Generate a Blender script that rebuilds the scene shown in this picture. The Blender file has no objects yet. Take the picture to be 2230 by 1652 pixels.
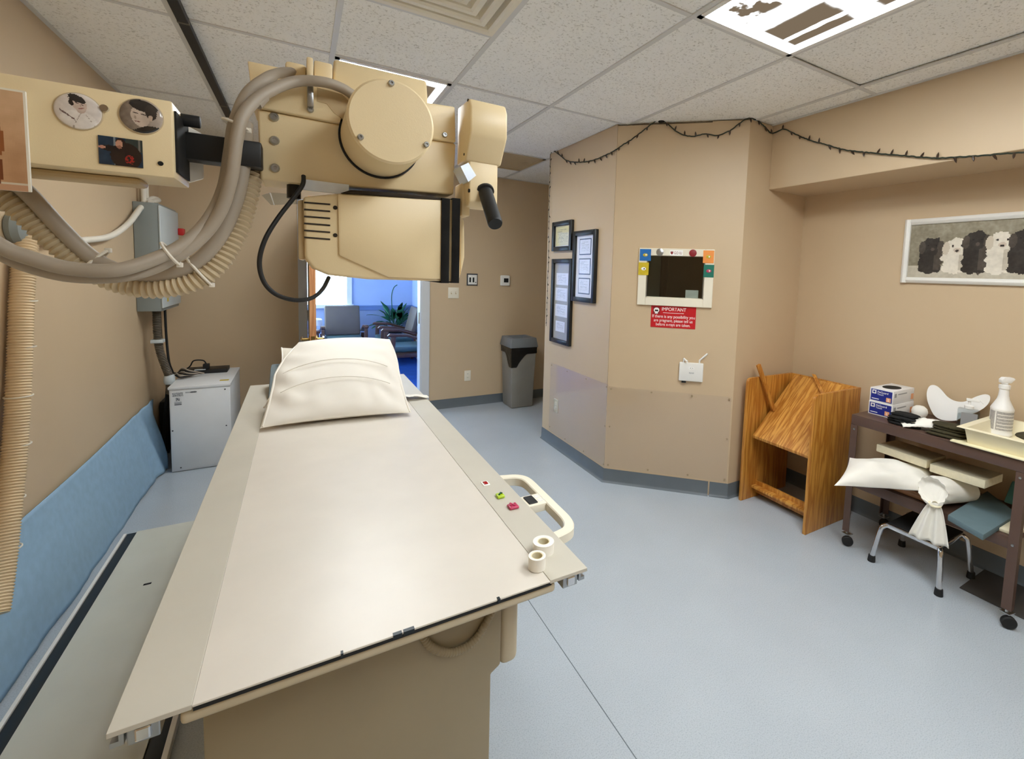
import bpy, bmesh, math, random
from mathutils import Vector, Matrix, noise as mnoise

random.seed(7)
SC = bpy.context.scene
COL = SC.collection
V = Vector
PI = math.pi

# ------------------------------------------------------------------ camera
RIGHT = V((0.86117, -0.50718, 0.03395)); DOWN = V((-0.01161, -0.0864, -0.99619)); FWD = V((0.50818, 0.8575, -0.08029))
FPX, CX, CY = 1007.4495, 1250.0, 677.8696          # focal length and principal point in pixels of the 2230x1652 frame
CAM = V((0.0, 0.0, 1.52))
cam_data = bpy.data.cameras.new('camera')
cam = bpy.data.objects.new('camera', cam_data); COL.objects.link(cam)
cam.matrix_world = Matrix(((RIGHT.x, -DOWN.x, -FWD.x, CAM.x), (RIGHT.y, -DOWN.y, -FWD.y, CAM.y), (RIGHT.z, -DOWN.z, -FWD.z, CAM.z), (0, 0, 0, 1)))
cam_data.sensor_fit = 'HORIZONTAL'; cam_data.sensor_width = 36.0
cam_data.lens = FPX / 2230 * 36.0
cam_data.shift_x = (1115 - CX) / 2230
cam_data.shift_y = (CY - 826) / 2230
cam_data.clip_start = 0.02; cam_data.clip_end = 200
SC.camera = cam

# ------------------------------------------------------------------ sky, exposure
world = bpy.data.worlds.new('sky'); SC.world = world; world.use_nodes = True
bgn = world.node_tree.nodes['Background']
bgn.inputs['Color'].default_value = (0.62, 0.82, 1.0, 1); bgn.inputs['Strength'].default_value = 8.0
SC.view_settings.view_transform = 'Standard'; SC.view_settings.look = 'None'
SC.view_settings.gamma = 1.0; SC.view_settings.use_curve_mapping = False
SC.view_settings.exposure = 1.15
LAMP_POWER = 17.6                                   # radiance of the fluorescent lenses

SC.cycles.use_adaptive_sampling = True; SC.cycles.adaptive_threshold = 0.02; SC.cycles.max_bounces = 9; SC.cycles.diffuse_bounces = 6; SC.cycles.glossy_bounces = 4; SC.cycles.transparent_max_bounces = 12

# ------------------------------------------------------------------ pixel -> place
def _ray(x, y): return RIGHT * ((x - CX) / FPX) + DOWN * ((y - CY) / FPX) + FWD
def PX(x, y, X): d = _ray(x, y); return CAM + d * ((X - CAM.x) / d.x)
def PY(x, y, Y): d = _ray(x, y); return CAM + d * ((Y - CAM.y) / d.y)
def PZ(x, y, Z): d = _ray(x, y); return CAM + d * ((Z - CAM.z) / d.z)
def PP(x, y, p, n): d = _ray(x, y); return CAM + d * ((p - CAM).dot(n) / d.dot(n))

# ------------------------------------------------------------------ materials
def lin(c):
    return tuple(((v / 255) / 12.92 if v / 255 <= 0.04045 else ((v / 255 + 0.055) / 1.055) ** 2.4) for v in c)
MATS = {}
def _new(name):
    m = bpy.data.materials.new(name); m.use_nodes = True
    nt = m.node_tree; b = nt.nodes['Principled BSDF']
    return m, nt, b
def _mapped(nt, scale=(1, 1, 1), coord='Object', rot=(0, 0, 0)):
    tc = nt.nodes.new('ShaderNodeTexCoord'); mp = nt.nodes.new('ShaderNodeMapping')
    mp.inputs['Scale'].default_value = scale; mp.inputs['Rotation'].default_value = rot
    nt.links.new(tc.outputs[coord], mp.inputs['Vector']); return mp.outputs['Vector']
def mat(name, rgb, rough=0.5, metal=0.0, var=0.06, vscale=6.0, bump=0.0, bscale=150.0, spec=0.5, trans=0.0, coat=0.0, alpha=1.0, bdist=0.002):
    if name in MATS: return MATS[name]
    m, nt, b = _new(name); L = nt.links
    c = lin(rgb)
    vec = _mapped(nt)
    nz = nt.nodes.new('ShaderNodeTexNoise'); nz.inputs['Scale'].default_value = vscale; nz.inputs['Detail'].default_value = 6
    L.new(vec, nz.inputs['Vector'])
    rp = nt.nodes.new('ShaderNodeValToRGB')
    rp.color_ramp.elements[0].position = 0.3; rp.color_ramp.elements[1].position = 0.7
    rp.color_ramp.elements[0].color = tuple(x * (1 - var) for x in c) + (1,)
    rp.color_ramp.elements[1].color = tuple(min(1, x * (1 + var)) for x in c) + (1,)
    L.new(nz.outputs['Fac'], rp.inputs['Fac']); L.new(rp.outputs['Color'], b.inputs['Base Color'])
    b.inputs['Roughness'].default_value = rough; b.inputs['Metallic'].default_value = metal
    b.inputs['Specular IOR Level'].default_value = spec
    if trans: b.inputs['Transmission Weight'].default_value = trans
    if coat: b.inputs['Coat Weight'].default_value = coat; b.inputs['Coat Roughness'].default_value = 0.1
    if alpha < 1: b.inputs['Alpha'].default_value = alpha
    if bump:
        n2 = nt.nodes.new('ShaderNodeTexNoise'); n2.inputs['Scale'].default_value = bscale; n2.inputs['Detail'].default_value = 3
        L.new(vec, n2.inputs['Vector'])
        bp = nt.nodes.new('ShaderNodeBump'); bp.inputs['Strength'].default_value = bump; bp.inputs['Distance'].default_value = bdist
        L.new(n2.outputs['Fac'], bp.inputs['Height']); L.new(bp.outputs['Normal'], b.inputs['Normal'])
    MATS[name] = m; return m
def speck_mat(name, base, dark, scale, lo, hi, rough, bump=0.0, mixscale=3.0):
    m, nt, b = _new(name); L = nt.links; vec = _mapped(nt)
    n1 = nt.nodes.new('ShaderNodeTexNoise'); n1.inputs['Scale'].default_value = scale; n1.inputs['Detail'].default_value = 5; n1.inputs['Roughness'].default_value = 0.65
    L.new(vec, n1.inputs['Vector'])
    rp = nt.nodes.new('ShaderNodeValToRGB'); e = rp.color_ramp.elements
    e[0].position = lo; e[1].position = hi; e[0].color = lin(dark) + (1,); e[1].color = lin(base) + (1,)
    L.new(n1.outputs['Fac'], rp.inputs['Fac'])
    n2 = nt.nodes.new('ShaderNodeTexNoise'); n2.inputs['Scale'].default_value = mixscale; n2.inputs['Detail'].default_value = 4
    L.new(vec, n2.inputs['Vector'])
    mr = nt.nodes.new('ShaderNodeMapRange'); mr.inputs['To Min'].default_value = 0.92; mr.inputs['To Max'].default_value = 1.06
    L.new(n2.outputs['Fac'], mr.inputs['Value'])
    mx = nt.nodes.new('ShaderNodeMix'); mx.data_type = 'RGBA'; mx.blend_type = 'MULTIPLY'; mx.inputs['Factor'].default_value = 1
    L.new(rp.outputs['Color'], mx.inputs['A']); L.new(mr.outputs['Result'], mx.inputs['B'])
    L.new(mx.outputs['Result'], b.inputs['Base Color'])
    b.inputs['Roughness'].default_value = rough
    if bump:
        bp = nt.nodes.new('ShaderNodeBump'); bp.inputs['Strength'].default_value = bump; bp.inputs['Distance'].default_value = 0.002
        L.new(rp.outputs['Color'], bp.inputs['Height']); L.new(bp.outputs['Normal'], b.inputs['Normal'])
    MATS[name] = m; return m
def wood_mat(name, c1, c2, axis_scale, rough=0.4, rot=(0, 0, 0)):
    m, nt, b = _new(name); L = nt.links; vec = _mapped(nt, axis_scale, rot=rot)
    n1 = nt.nodes.new('ShaderNodeTexNoise'); n1.inputs['Scale'].default_value = 1.0; n1.inputs['Detail'].default_value = 5; n1.inputs['Distortion'].default_value = 0.35
    L.new(vec, n1.inputs['Vector'])
    w = nt.nodes.new('ShaderNodeMath'); w.operation = 'MULTIPLY'; w.inputs[1].default_value = 8.0
    L.new(n1.outputs['Fac'], w.inputs[0])
    fr = nt.nodes.new('ShaderNodeMath'); fr.operation = 'PINGPONG'; fr.inputs[1].default_value = 1.0
    L.new(w.outputs[0], fr.inputs[0])
    rp = nt.nodes.new('ShaderNodeValToRGB'); e = rp.color_ramp.elements
    e[0].position = 0.1; e[1].position = 0.75; e[0].color = lin(c1) + (1,); e[1].color = lin(c2) + (1,)
    L.new(fr.outputs[0], rp.inputs['Fac']); L.new(rp.outputs['Color'], b.inputs['Base Color'])
    b.inputs['Roughness'].default_value = rough
    MATS[name] = m; return m
def print_mat(name, rough=0.35, coat=0.0):
    m, nt, b = _new(name)
    a = nt.nodes.new('ShaderNodeVertexColor'); a.layer_name = 'print'
    nt.links.new(a.outputs['Color'], b.inputs['Base Color']); b.inputs['Roughness'].default_value = rough
    if coat: b.inputs['Coat Weight'].default_value = coat
    MATS[name] = m; return m
def clear_mat(name, tint=(245, 248, 250), rough=0.03, amount=0.06, ior=1.45):
    """thin clear sheet: light passes straight through, the surface reflects by Fresnel"""
    m = bpy.data.materials.new(name); m.use_nodes = True; nt = m.node_tree; nt.nodes.clear(); L = nt.links
    out = nt.nodes.new('ShaderNodeOutputMaterial'); mx = nt.nodes.new('ShaderNodeMixShader')
    tr = nt.nodes.new('ShaderNodeBsdfTransparent'); gl = nt.nodes.new('ShaderNodeBsdfGlossy'); geo = nt.nodes.new('ShaderNodeNewGeometry')
    tr.inputs['Color'].default_value = lin(tint) + (1,); gl.inputs['Roughness'].default_value = rough
    f0 = ((ior - 1) / (ior + 1)) ** 2
    def ma(op, p, q=None):
        n = nt.nodes.new('ShaderNodeMath'); n.operation = op
        for i, z in enumerate((p, q)):
            if z is None: continue
            if isinstance(z, (int, float)): n.inputs[i].default_value = z
            else: L.new(z, n.inputs[i])
        return n.outputs[0]
    dt = nt.nodes.new('ShaderNodeVectorMath'); dt.operation = 'DOT_PRODUCT'; L.new(geo.outputs['Incoming'], dt.inputs[0]); L.new(geo.outputs['Normal'], dt.inputs[1])
    sch = ma('ADD', ma('MULTIPLY', ma('POWER', ma('SUBTRACT', 1.0, ma('ABSOLUTE', dt.outputs['Value'])), 5.0), 1 - f0), f0)   # Schlick reflectance, both sides
    L.new(sch, mx.inputs[0]); L.new(tr.outputs[0], mx.inputs[1]); L.new(gl.outputs[0], mx.inputs[2]); L.new(mx.outputs[0], out.inputs['Surface'])
    MATS[name] = m; return m
def M(n): return MATS[n]

# ------------------------------------------------------------------ mesh building
ORG = {}
class MB:
    def __init__(s): s.v = []; s.f = []
    def add(s, vs, fs):
        o = len(s.v); s.v += [V(p) for p in vs]; s.f += [tuple(i + o for i in f) for f in fs]; return s
    def box(s, x0, x1, y0, y1, z0, z1, mx=None):
        vs = [V((x, y, z)) for z in (z0, z1) for y in (y0, y1) for x in (x0, x1)]
        if mx is not None: vs = [mx @ p for p in vs]
        return s.add(vs, [(0, 2, 3, 1), (4, 5, 7, 6), (0, 1, 5, 4), (2, 6, 7, 3), (0, 4, 6, 2), (1, 3, 7, 5)])
    def prism(s, poly, vec):
        poly = [V(p) for p in poly]; vec = V(vec); n = len(poly)
        nrm = V((0, 0, 0))
        for i in range(n): nrm += poly[i].cross(poly[(i + 1) % n])
        if nrm.dot(vec) > 0: poly = poly[::-1]
        fs = [tuple(range(n)), tuple(range(2 * n - 1, n - 1, -1))]
        fs += [((i + 1) % n, i, n + i, n + (i + 1) % n) for i in range(n)]
        return s.add(poly + [p + vec for p in poly], fs)
    def cyl(s, p0, p1, r0, r1=None, seg=20, cap=True):
        return s.tube([V(p0), V(p1)], lambda t: r0 + ((r0 if r1 is None else r1) - r0) * t, seg, cap=cap, straight=True)
    def tube(s, pts, r, seg=10, cap=True, straight=False, closed=False):
        pts = [V(p) for p in pts]; n = len(pts); rf = r if callable(r) else (lambda t: r)
        tang = []
        for i in range(n):
            a = pts[(i - 1) % n] if closed else pts[max(i - 1, 0)]; b = pts[(i + 1) % n] if closed else pts[min(i + 1, n - 1)]
            tang.append((b - a).normalized())
        ref = V((0, 0, 1)) if abs(tang[0].z) < 0.9 else V((1, 0, 0))
        u = (ref - tang[0] * ref.dot(tang[0])).normalized(); vs = []
        for i in range(n):
            u = (u - tang[i] * u.dot(tang[i])).normalized(); w = tang[i].cross(u); rr = rf(i / max(1, n - 1))
            vs += [pts[i] + (u * math.cos(2 * PI * k / seg) + w * math.sin(2 * PI * k / seg)) * rr for k in range(seg)]
        fs = []
        for i in range(n if closed else n - 1):
            j = (i + 1) % n
            fs += [(i * seg + k, i * seg + (k + 1) % seg, j * seg + (k + 1) % seg, j * seg + k) for k in range(seg)]
        if cap and not closed: fs += [tuple(range(seg - 1, -1, -1)), tuple((n - 1) * seg + k for k in range(seg))]
        return s.add(vs, fs)
    def lathe(s, prof, base, seg=24, axis=(0, 0, 1), sx=1.0, sy=1.0):
        base = V(base); ax = V(axis).normalized(); ref = V((1, 0, 0)) if abs(ax.x) < 0.9 else V((0, 1, 0))
        u = (ref - ax * ref.dot(ax)).normalized(); w = ax.cross(u); vs = []; n = len(prof)
        for (r, h) in prof: vs += [base + ax * h + u * (r * sx * math.cos(2 * PI * k / seg)) + w * (r * sy * math.sin(2 * PI * k / seg)) for k in range(seg)]
        fs = [(i * seg + k, i * seg + (k + 1) % seg, (i + 1) * seg + (k + 1) % seg, (i + 1) * seg + k) for i in range(n - 1) for k in range(seg)]
        fs += [tuple(range(seg - 1, -1, -1)), tuple((n - 1) * seg + k for k in range(seg))]
        return s.add(vs, fs)
    def grid(s, nu, nv, fn, closeu=False, flip=False):
        vs = [V(fn(i / (nu if closeu else nu - 1), j / (nv - 1))) for j in range(nv) for i in range(nu)]
        fs = []
        for j in range(nv - 1):
            for i in range(nu if closeu else nu - 1):
                q = (j * nu + i, j * nu + (i + 1) % nu, (j + 1) * nu + (i + 1) % nu, (j + 1) * nu + i)
                fs.append(q[::-1] if flip else q)
        return s.add(vs, fs)
    def xf(s, mx):
        s.v = [mx @ p for p in s.v]; return s
    def mesh(s, name, origin, bevel=0, bseg=2, smooth=35):
        me = bpy.data.meshes.new(name)
        me.from_pydata([tuple(p - origin) for p in s.v], [], s.f); me.update()
        if bevel:
            bm = bmesh.new(); bm.from_mesh(me)
            es = [e for e in bm.edges if len(e.link_faces) == 2 and e.calc_face_angle(0) > 0.6]
            bmesh.ops.bevel(bm, geom=es, offset=bevel, segments=bseg, profile=0.5, affect='EDGES', clamp_overlap=True)
            bm.to_mesh(me); bm.free()
        if smooth:
            me.polygons.foreach_set('use_smooth', [True] * len(me.polygons))
            me.set_sharp_from_angle(angle=math.radians(smooth))
        return me
    def build(s, name, material, parent=None, bevel=0, bseg=2, smooth=35, label=None, origin=None):
        if parent is not None: org = ORG[parent.name]
        elif origin is not None: org = V(origin)
        else:
            xs = [p.x for p in s.v]; ys = [p.y for p in s.v]; zs = [p.z for p in s.v]
            org = V(((min(xs) + max(xs)) / 2, (min(ys) + max(ys)) / 2, min(zs)))
        me = s.mesh(name, org, bevel, bseg, smooth)
        o = bpy.data.objects.new(name, me); COL.objects.link(o)
        if material is not None: me.materials.append(MATS[material] if isinstance(material, str) else material)
        if parent is not None: o.parent = parent
        else: o.location = org
        ORG[o.name] = org
        if label: o['label'] = label
        return o
def tag(o, label, cat, group=None):
    o['label'] = label; o['category'] = cat
    if group: o['group'] = group
    return o
def thing(name, label, cat, loc, group=None):
    o = bpy.data.objects.new(name, None); COL.objects.link(o); o.location = V(loc); o.empty_display_size = 0.1
    ORG[o.name] = V(loc); return tag(o, label, cat, group)
def struct(o): o['kind'] = 'structure'; return o
def share(o, material=None, parent=None, offset=(0, 0, 0), name=None):
    """another object on the same mesh, moved by OFFSET"""
    c = bpy.data.objects.new(name or o.name.split('.')[0], o.data); COL.objects.link(c)
    c.parent = parent if parent is not None else o.parent; c.location = o.location + V(offset)
    ORG[c.name] = ORG[o.name]; return c
def copy_tree(o, parent=None):
    c = o.copy(); COL.objects.link(c); c.parent = parent
    for ch in list(o.children): copy_tree(ch, c)
    return c
def spline(pts, per=8, closed=False):
    pts = [V(p) for p in pts]; n = len(pts); out = []
    rng = range(n) if closed else range(n - 1)
    for i in rng:
        if closed: p0, p1, p2, p3 = pts[(i - 1) % n], pts[i], pts[(i + 1) % n], pts[(i + 2) % n]
        else: p0, p1, p2, p3 = pts[max(i - 1, 0)], pts[i], pts[i + 1], pts[min(i + 2, n - 1)]
        for k in range(per):
            t = k / per
            out.append(0.5 * ((2 * p1) + (p2 - p0) * t + (2 * p0 - 5 * p1 + 4 * p2 - p3) * t * t + (3 * p1 - p0 - 3 * p2 + p3) * t ** 3))
    if not closed: out.append(pts[-1])
    return out
def resample(pts, step):
    out = [pts[0]]; acc = 0.0
    for a, b in zip(pts, pts[1:]):
        d = (b - a).length; pos = step - acc
        while pos <= d: out.append(a + (b - a) * (pos / d)); pos += step
        acc = d - (pos - step)
    return out
def corrugated(mb, pts, r, pitch, depth, seg=14, per_rib=4):
    p = resample(spline(pts, 14), pitch / per_rib); n = len(p)
    return mb.tube(p, lambda t: r - depth * (0.5 + 0.5 * math.cos(2 * PI * round(t * (n - 1)) / per_rib)), seg)
def painted(name, p00, ux, uy, nu, nv, fn, material, parent=None, smooth=0, **kw):
    """flat print: a sheet at p00 spanned by ux (u) and uy (v); fn(u, v) -> sRGB 0..255 per cell, v up"""
    mb = MB(); p00, ux, uy = V(p00), V(ux), V(uy)
    mb.grid(nu + 1, nv + 1, lambda u, v: p00 + ux * u + uy * v)
    o = mb.build(name, material, parent, smooth=smooth, **kw); me = o.data
    at = me.color_attributes.new('print', 'FLOAT_COLOR', 'CORNER')
    data = []
    for j in range(nv):
        for i in range(nu):
            c = lin(fn((i + 0.5) / nu, (j + 0.5) / nv)) + (1.0,)
            data += list(c) * 4
    at.data.foreach_set('color', data)
    return o
def frame_mx(org, xdir, zdir=(0, 0, 1)):
    x = V(xdir).normalized(); z = V(zdir).normalized(); y = z.cross(x)
    return Matrix(((x.x, y.x, z.x, org[0]), (x.y, y.y, z.y, org[1]), (x.z, y.z, z.z, org[2]), (0, 0, 0, 1)))
def lettering(body, size, mx, material, parent, name='lettering', align='LEFT', width=None, extrude=0.0004):
    """words cut from a thin sheet; the text lies in the local XY plane of MX"""
    cu = bpy.data.curves.new('words', 'FONT'); cu.body = body; cu.size = size; cu.align_x = align; cu.extrude = extrude
    t = bpy.data.objects.new('words', cu); COL.objects.link(t)
    dg = bpy.context.evaluated_depsgraph_get(); me = bpy.data.meshes.new_from_object(t.evaluated_get(dg))
    bpy.data.objects.remove(t); bpy.data.curves.remove(cu)
    vs = [v.co.copy() for v in me.vertices]; fs = [tuple(p.vertices) for p in me.polygons]; bpy.data.meshes.remove(me)
    if width and vs:
        w = max(p.x for p in vs) - min(p.x for p in vs); k = width / w
        for p in vs: p.x *= k
    mb = MB(); mb.add([mx @ p for p in vs], fs)
    return mb.build(name, material, parent, smooth=0)
def fbm(x, y, z=0.0, o=4): return mnoise.fractal(V((x, y, z)), 1.0, 2.0, o)
# ------------------------------------------------------------------ material library
mat('wall_paint', (204, 180, 147), 0.45, var=0.02, vscale=2.0, bump=0.12, bscale=420)
mat('wall_dark_paint', (160, 140, 122), 0.6, var=0.03)
speck_mat('vinyl_floor', (184, 192, 199), (164, 172, 181), 240.0, 0.36, 0.52, 0.24)
speck_mat('ceiling_tile', (250, 248, 241), (204, 200, 189), 95.0, 0.34, 0.45, 0.9, bump=0.5)
mat('ceiling_grid', (216, 214, 208), 0.5, var=0.02)
mat('white_enamel', (236, 234, 228), 0.35, var=0.02)
mat('off_white_plastic', (236, 228, 208), 0.4, var=0.02)
mat('rubber_base', (98, 106, 112), 0.45, var=0.06)
mat('beige_enamel', (236, 215, 172), 0.38, var=0.03, vscale=3, bump=0.08, bscale=500)
mat('beige_dark', (196, 172, 130), 0.45, var=0.04)
mat('beige_hose', (196, 178, 146), 0.6, var=0.08)
mat('pale_hose', (222, 200, 164), 0.6, var=0.06)
mat('grey_cable', (166, 154, 138), 0.5, var=0.06)
mat('dark_conduit', (104, 96, 84), 0.45, 0.4, var=0.1)
mat('white_cable', (226, 220, 206), 0.5, var=0.05)
mat('black_metal', (13, 12, 12), 0.5, var=0.2)
mat('black_rubber', (18, 18, 19), 0.6, var=0.2)
mat('black_fabric', (20, 19, 18), 0.95, var=0.3, vscale=40, bump=0.4, bscale=900)
mat('olive_fabric', (58, 52, 30), 0.95, var=0.25, vscale=40, bump=0.4, bscale=900)
mat('chrome', (220, 220, 222), 0.12, 1.0, var=0.02)
mat('steel', (176, 178, 180), 0.3, 1.0, var=0.06)
mat('brushed_aluminium', (222, 232, 246), 0.45, 0.55, var=0.08, vscale=20)
mat('brass', (196, 160, 96), 0.25, 1.0, var=0.05)
mat('table_laminate', (216, 208, 196), 0.36, var=0.025, vscale=9)
mat('rail_grey', (196, 190, 176), 0.4, 0.0, var=0.03)
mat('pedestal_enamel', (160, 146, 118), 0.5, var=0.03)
mat('trim_enamel', (200, 186, 158), 0.45, var=0.03)
mat('track_enamel', (206, 206, 194), 0.5, var=0.03, bump=0.15, bscale=600)
mat('track_rubber', (14, 26, 34), 0.4, var=0.2)
mat('blue_cloth', (148, 180, 206), 0.9, var=0.06, vscale=25, bump=0.15, bscale=900)
mat('pillow_cotton', (230, 224, 213), 0.9, var=0.02, vscale=8, bump=0.2, bscale=700)
mat('pillow_ticking', (214, 206, 190), 0.9, var=0.04, vscale=8, bump=0.2, bscale=700)
mat('white_cotton', (240, 236, 226), 0.9, var=0.03, vscale=10, bump=0.2, bscale=700)
mat('grey_foam', (112, 124, 130), 0.85, var=0.06, vscale=30)
mat('slate_foam', (92, 112, 118), 0.8, var=0.05, vscale=20)
mat('teal_foam', (96, 156, 158), 0.8, var=0.05)
mat('cream_foam', (226, 216, 186), 0.9, var=0.05, vscale=60, bump=0.3, bscale=300)
mat('tan_leather', (156, 112, 78), 0.6, var=0.12, vscale=20)
mat('cabinet_white', (222, 224, 226), 0.5, var=0.03, bump=0.1, bscale=600)
mat('panel_grey', (134, 140, 138), 0.5, var=0.04)
mat('panel_light', (196, 204, 206), 0.5, var=0.03)
mat('red_plastic', (190, 28, 26), 0.4, var=0.04)
mat('trash_grey', (142, 138, 130), 0.6, var=0.06, bump=0.2, bscale=300)
mat('trash_lid', (122, 126, 130), 0.55, var=0.05)
mat('bin_bag', (14, 14, 14), 0.3, var=0.2, bump=0.5, bscale=60, bdist=0.01)
mat('frame_black', (24, 27, 28), 0.35, var=0.1)
mat('frame_white', (238, 236, 230), 0.4, var=0.02)
mat('mount_white', (238, 238, 240), 0.7, var=0.01)
mat('mount_grey', (176, 172, 162), 0.7, var=0.04)
mat('sign_red', (196, 22, 32), 0.35, var=0.02)
mat('letter_white', (250, 248, 244), 0.5, var=0.0)
mat('letter_red', (140, 20, 30), 0.5, var=0.0)
mat('letter_dark', (60, 62, 66), 0.5, var=0.0)
mat('letter_grey', (150, 150, 150), 0.5, var=0.0)
mat('sticker_blue', (30, 108, 180), 0.4, var=0.05)
mat('sticker_yellow', (206, 180, 40), 0.4, var=0.1, vscale=30)
mat('sticker_orange', (240, 150, 70), 0.4, var=0.06)
mat('sticker_green', (10, 110, 92), 0.4, var=0.05)
mat('cart_brown', (88, 66, 56), 0.4, var=0.06)
mat('tray_cream', (238, 228, 196), 0.4, var=0.02)
mat('board_cream', (240, 230, 190), 0.5, var=0.03)
mat('bottle_white', (240, 238, 234), 0.3, var=0.01)
mat('string_wire', (40, 48, 36), 0.6, var=0.1)
mat('bulb_dark', (60, 42, 30), 0.3, var=0.2)
mat('screw_tan', (170, 150, 120), 0.4, 0.3, var=0.05)
mat('carpet_blue', (12, 76, 164), 0.95, var=0.15, vscale=8, bump=0.4, bscale=500)
mat('wait_wall', (176, 192, 226), 0.6, var=0.02)
mat('wait_rail', (120, 146, 200), 0.5, var=0.03)
mat('chair_wood', (84, 56, 48), 0.3, var=0.15, vscale=20)
mat('chair_brown', (104, 92, 84), 0.55, var=0.05)
mat('chair_teal', (70, 96, 100), 0.35, var=0.06)
mat('leaf_green', (24, 84, 56), 0.35, var=0.3, vscale=12)
mat('leaf_pale', (96, 160, 110), 0.35, var=0.2, vscale=12)
mat('pot_dark', (40, 38, 40), 0.5, var=0.1)
mat('door_paint', (150, 140, 130), 0.45, var=0.03)
mat('casing_paint', (206, 208, 210), 0.4, var=0.02)
mat('gummy_green', (176, 206, 40), 0.3, var=0.1)
mat('gummy_pink', (186, 56, 92), 0.3, var=0.2, vscale=60)
mat('led_red', (150, 10, 16), 0.2, var=0.1)
mat('dark_void', (10, 10, 10), 0.8, var=0.1)
mat('slot_dark', (44, 34, 22), 0.8, var=0.1)
mat('glove_blue', (28, 40, 130), 0.4, var=0.03)
mat('glove_white', (226, 224, 222), 0.5, var=0.03)
mat('glove_orange', (236, 168, 120), 0.5, var=0.05)
mat('booth_locker', (150, 160, 150), 0.5, var=0.05)
mat('booth_brown', (110, 82, 54), 0.6, var=0.1)
mat('mat_grey', (70, 66, 62), 0.8, var=0.1)
mat('glare_white', (250, 250, 250), 0.3, var=0.0)
wood_mat('oak_x', (176, 112, 40), (216, 158, 76), (3, 34, 3), 0.38)
wood_mat('oak_z', (172, 108, 36), (204, 144, 62), (26, 26, 2.0), 0.38)
wood_mat('oak_edge', (160, 104, 50), (206, 152, 84), (30, 30, 30), 0.45)
wood_mat('door_edge_wood', (176, 116, 72), (206, 150, 102), (30, 30, 1.5), 0.5)
print_mat('print'); print_mat('print_gloss', 0.15, 0.5)
clear_mat('clear_sheet', (254, 254, 255), rough=0.06); clear_mat('window_glass', rough=0.01); clear_mat('clear_plastic', (232, 236, 238), 0.08)
clear_mat('booth_glass', (226, 230, 226), 0.01)
m, nt, b = _new('rubber_top'); b.inputs['Base Color'].default_value = lin((16, 16, 17)) + (1,); b.inputs['Roughness'].default_value = 0.7; MATS['rubber_top'] = m

def lens_mat(name, sx, sy):
    """prismatic fluorescent lens, lit: bright tubes and rim, browner fields between, fine ribbing"""
    m = bpy.data.materials.new(name); m.use_nodes = True; nt = m.node_tree; nt.nodes.clear(); L = nt.links
    N = lambda t: nt.nodes.new(t)
    def math_(op, a, bb=None):
        n = N('ShaderNodeMath'); n.operation = op
        for i, q in enumerate((a, bb)):
            if q is None: continue
            if isinstance(q, (int, float)): n.inputs[i].default_value = q
            else: L.new(q, n.inputs[i])
        return n.outputs[0]
    tc = N('ShaderNodeTexCoord'); sp = N('ShaderNodeSeparateXYZ'); L.new(tc.outputs['Object'], sp.inputs[0])
    wob = N('ShaderNodeTexNoise'); wob.inputs['Scale'].default_value = 9.0; wob.inputs['Detail'].default_value = 3; L.new(tc.outputs['Object'], wob.inputs['Vector'])
    wo = math_('MULTIPLY', math_('SUBTRACT', wob.outputs['Fac'], 0.5), 0.05)
    px = math_('ADD', sp.outputs[0], math_('MULTIPLY', wo, 0.6)); py = math_('ADD', sp.outputs[1], wo)
    ax = math_('ABSOLUTE', sp.outputs[0]); ay = math_('ABSOLUTE', sp.outputs[1])
    def soft(v, lo, hi):                 # 1 below lo, 0 above hi, smooth between
        n = N('ShaderNodeMapRange'); n.interpolation_type = 'SMOOTHSTEP'; L.new(v, n.inputs['Value'])
        n.inputs['From Min'].default_value = lo; n.inputs['From Max'].default_value = hi; n.inputs['To Min'].default_value = 1; n.inputs['To Max'].default_value = 0
        return n.outputs['Result']
    inv = lambda q: math_('SUBTRACT', 1.0, q)
    rim = math_('MAXIMUM', inv(soft(ax, sx / 2 - 0.040, sx / 2 - 0.018)), inv(soft(ay, sy / 2 - 0.055, sy / 2 - 0.030)))
    mid = soft(math_('ABSOLUTE', math_('ADD', px, 0.03)), 0.03, 0.075)
    thin = soft(math_('ABSOLUTE', math_('SUBTRACT', px, 0.165)), 0.006, 0.022)
    per = math_('PINGPONG', math_('ADD', py, 10.0 + 0.045), 0.19)
    band = soft(per, 0.022, 0.075)
    w2 = N('ShaderNodeTexNoise'); w2.inputs['Scale'].default_value = 11.0; w2.inputs['Detail'].default_value = 3; L.new(tc.outputs['Object'], w2.inputs['Vector'])
    side = math_('MULTIPLY', soft(sp.outputs[0], -0.07, -0.05), inv(soft(w2.outputs['Fac'], 0.40, 0.55)))
    rib = math_('ADD', 0.82, math_('MULTIPLY', math_('PINGPONG', math_('ADD', px, math_('ADD', py, 10.0)), 0.004), 45.0))
    bright = math_('MAXIMUM', math_('MAXIMUM', rim, mid), math_('MAXIMUM', math_('MULTIPLY', band, 0.9), math_('MAXIMUM', thin, math_('MULTIPLY', side, 0.9))))
    bright = math_('MULTIPLY', math_('POWER', bright, 4.0), rib)
    rp = N('ShaderNodeMix'); rp.data_type = 'RGBA'; L.new(bright, rp.inputs['Factor'])
    rp.inputs['A'].default_value = (0.0052, 0.0039, 0.0026, 1); rp.inputs['B'].default_value = (0.93, 0.98, 1.0, 1)
    em = N('ShaderNodeEmission'); em.inputs['Strength'].default_value = LAMP_POWER; L.new(rp.outputs['Result'], em.inputs['Color'])
    out = N('ShaderNodeOutputMaterial'); L.new(em.outputs[0], out.inputs['Surface']); MATS[name] = m
lens_mat('lens_lit', 0.53, 1.15)

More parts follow.
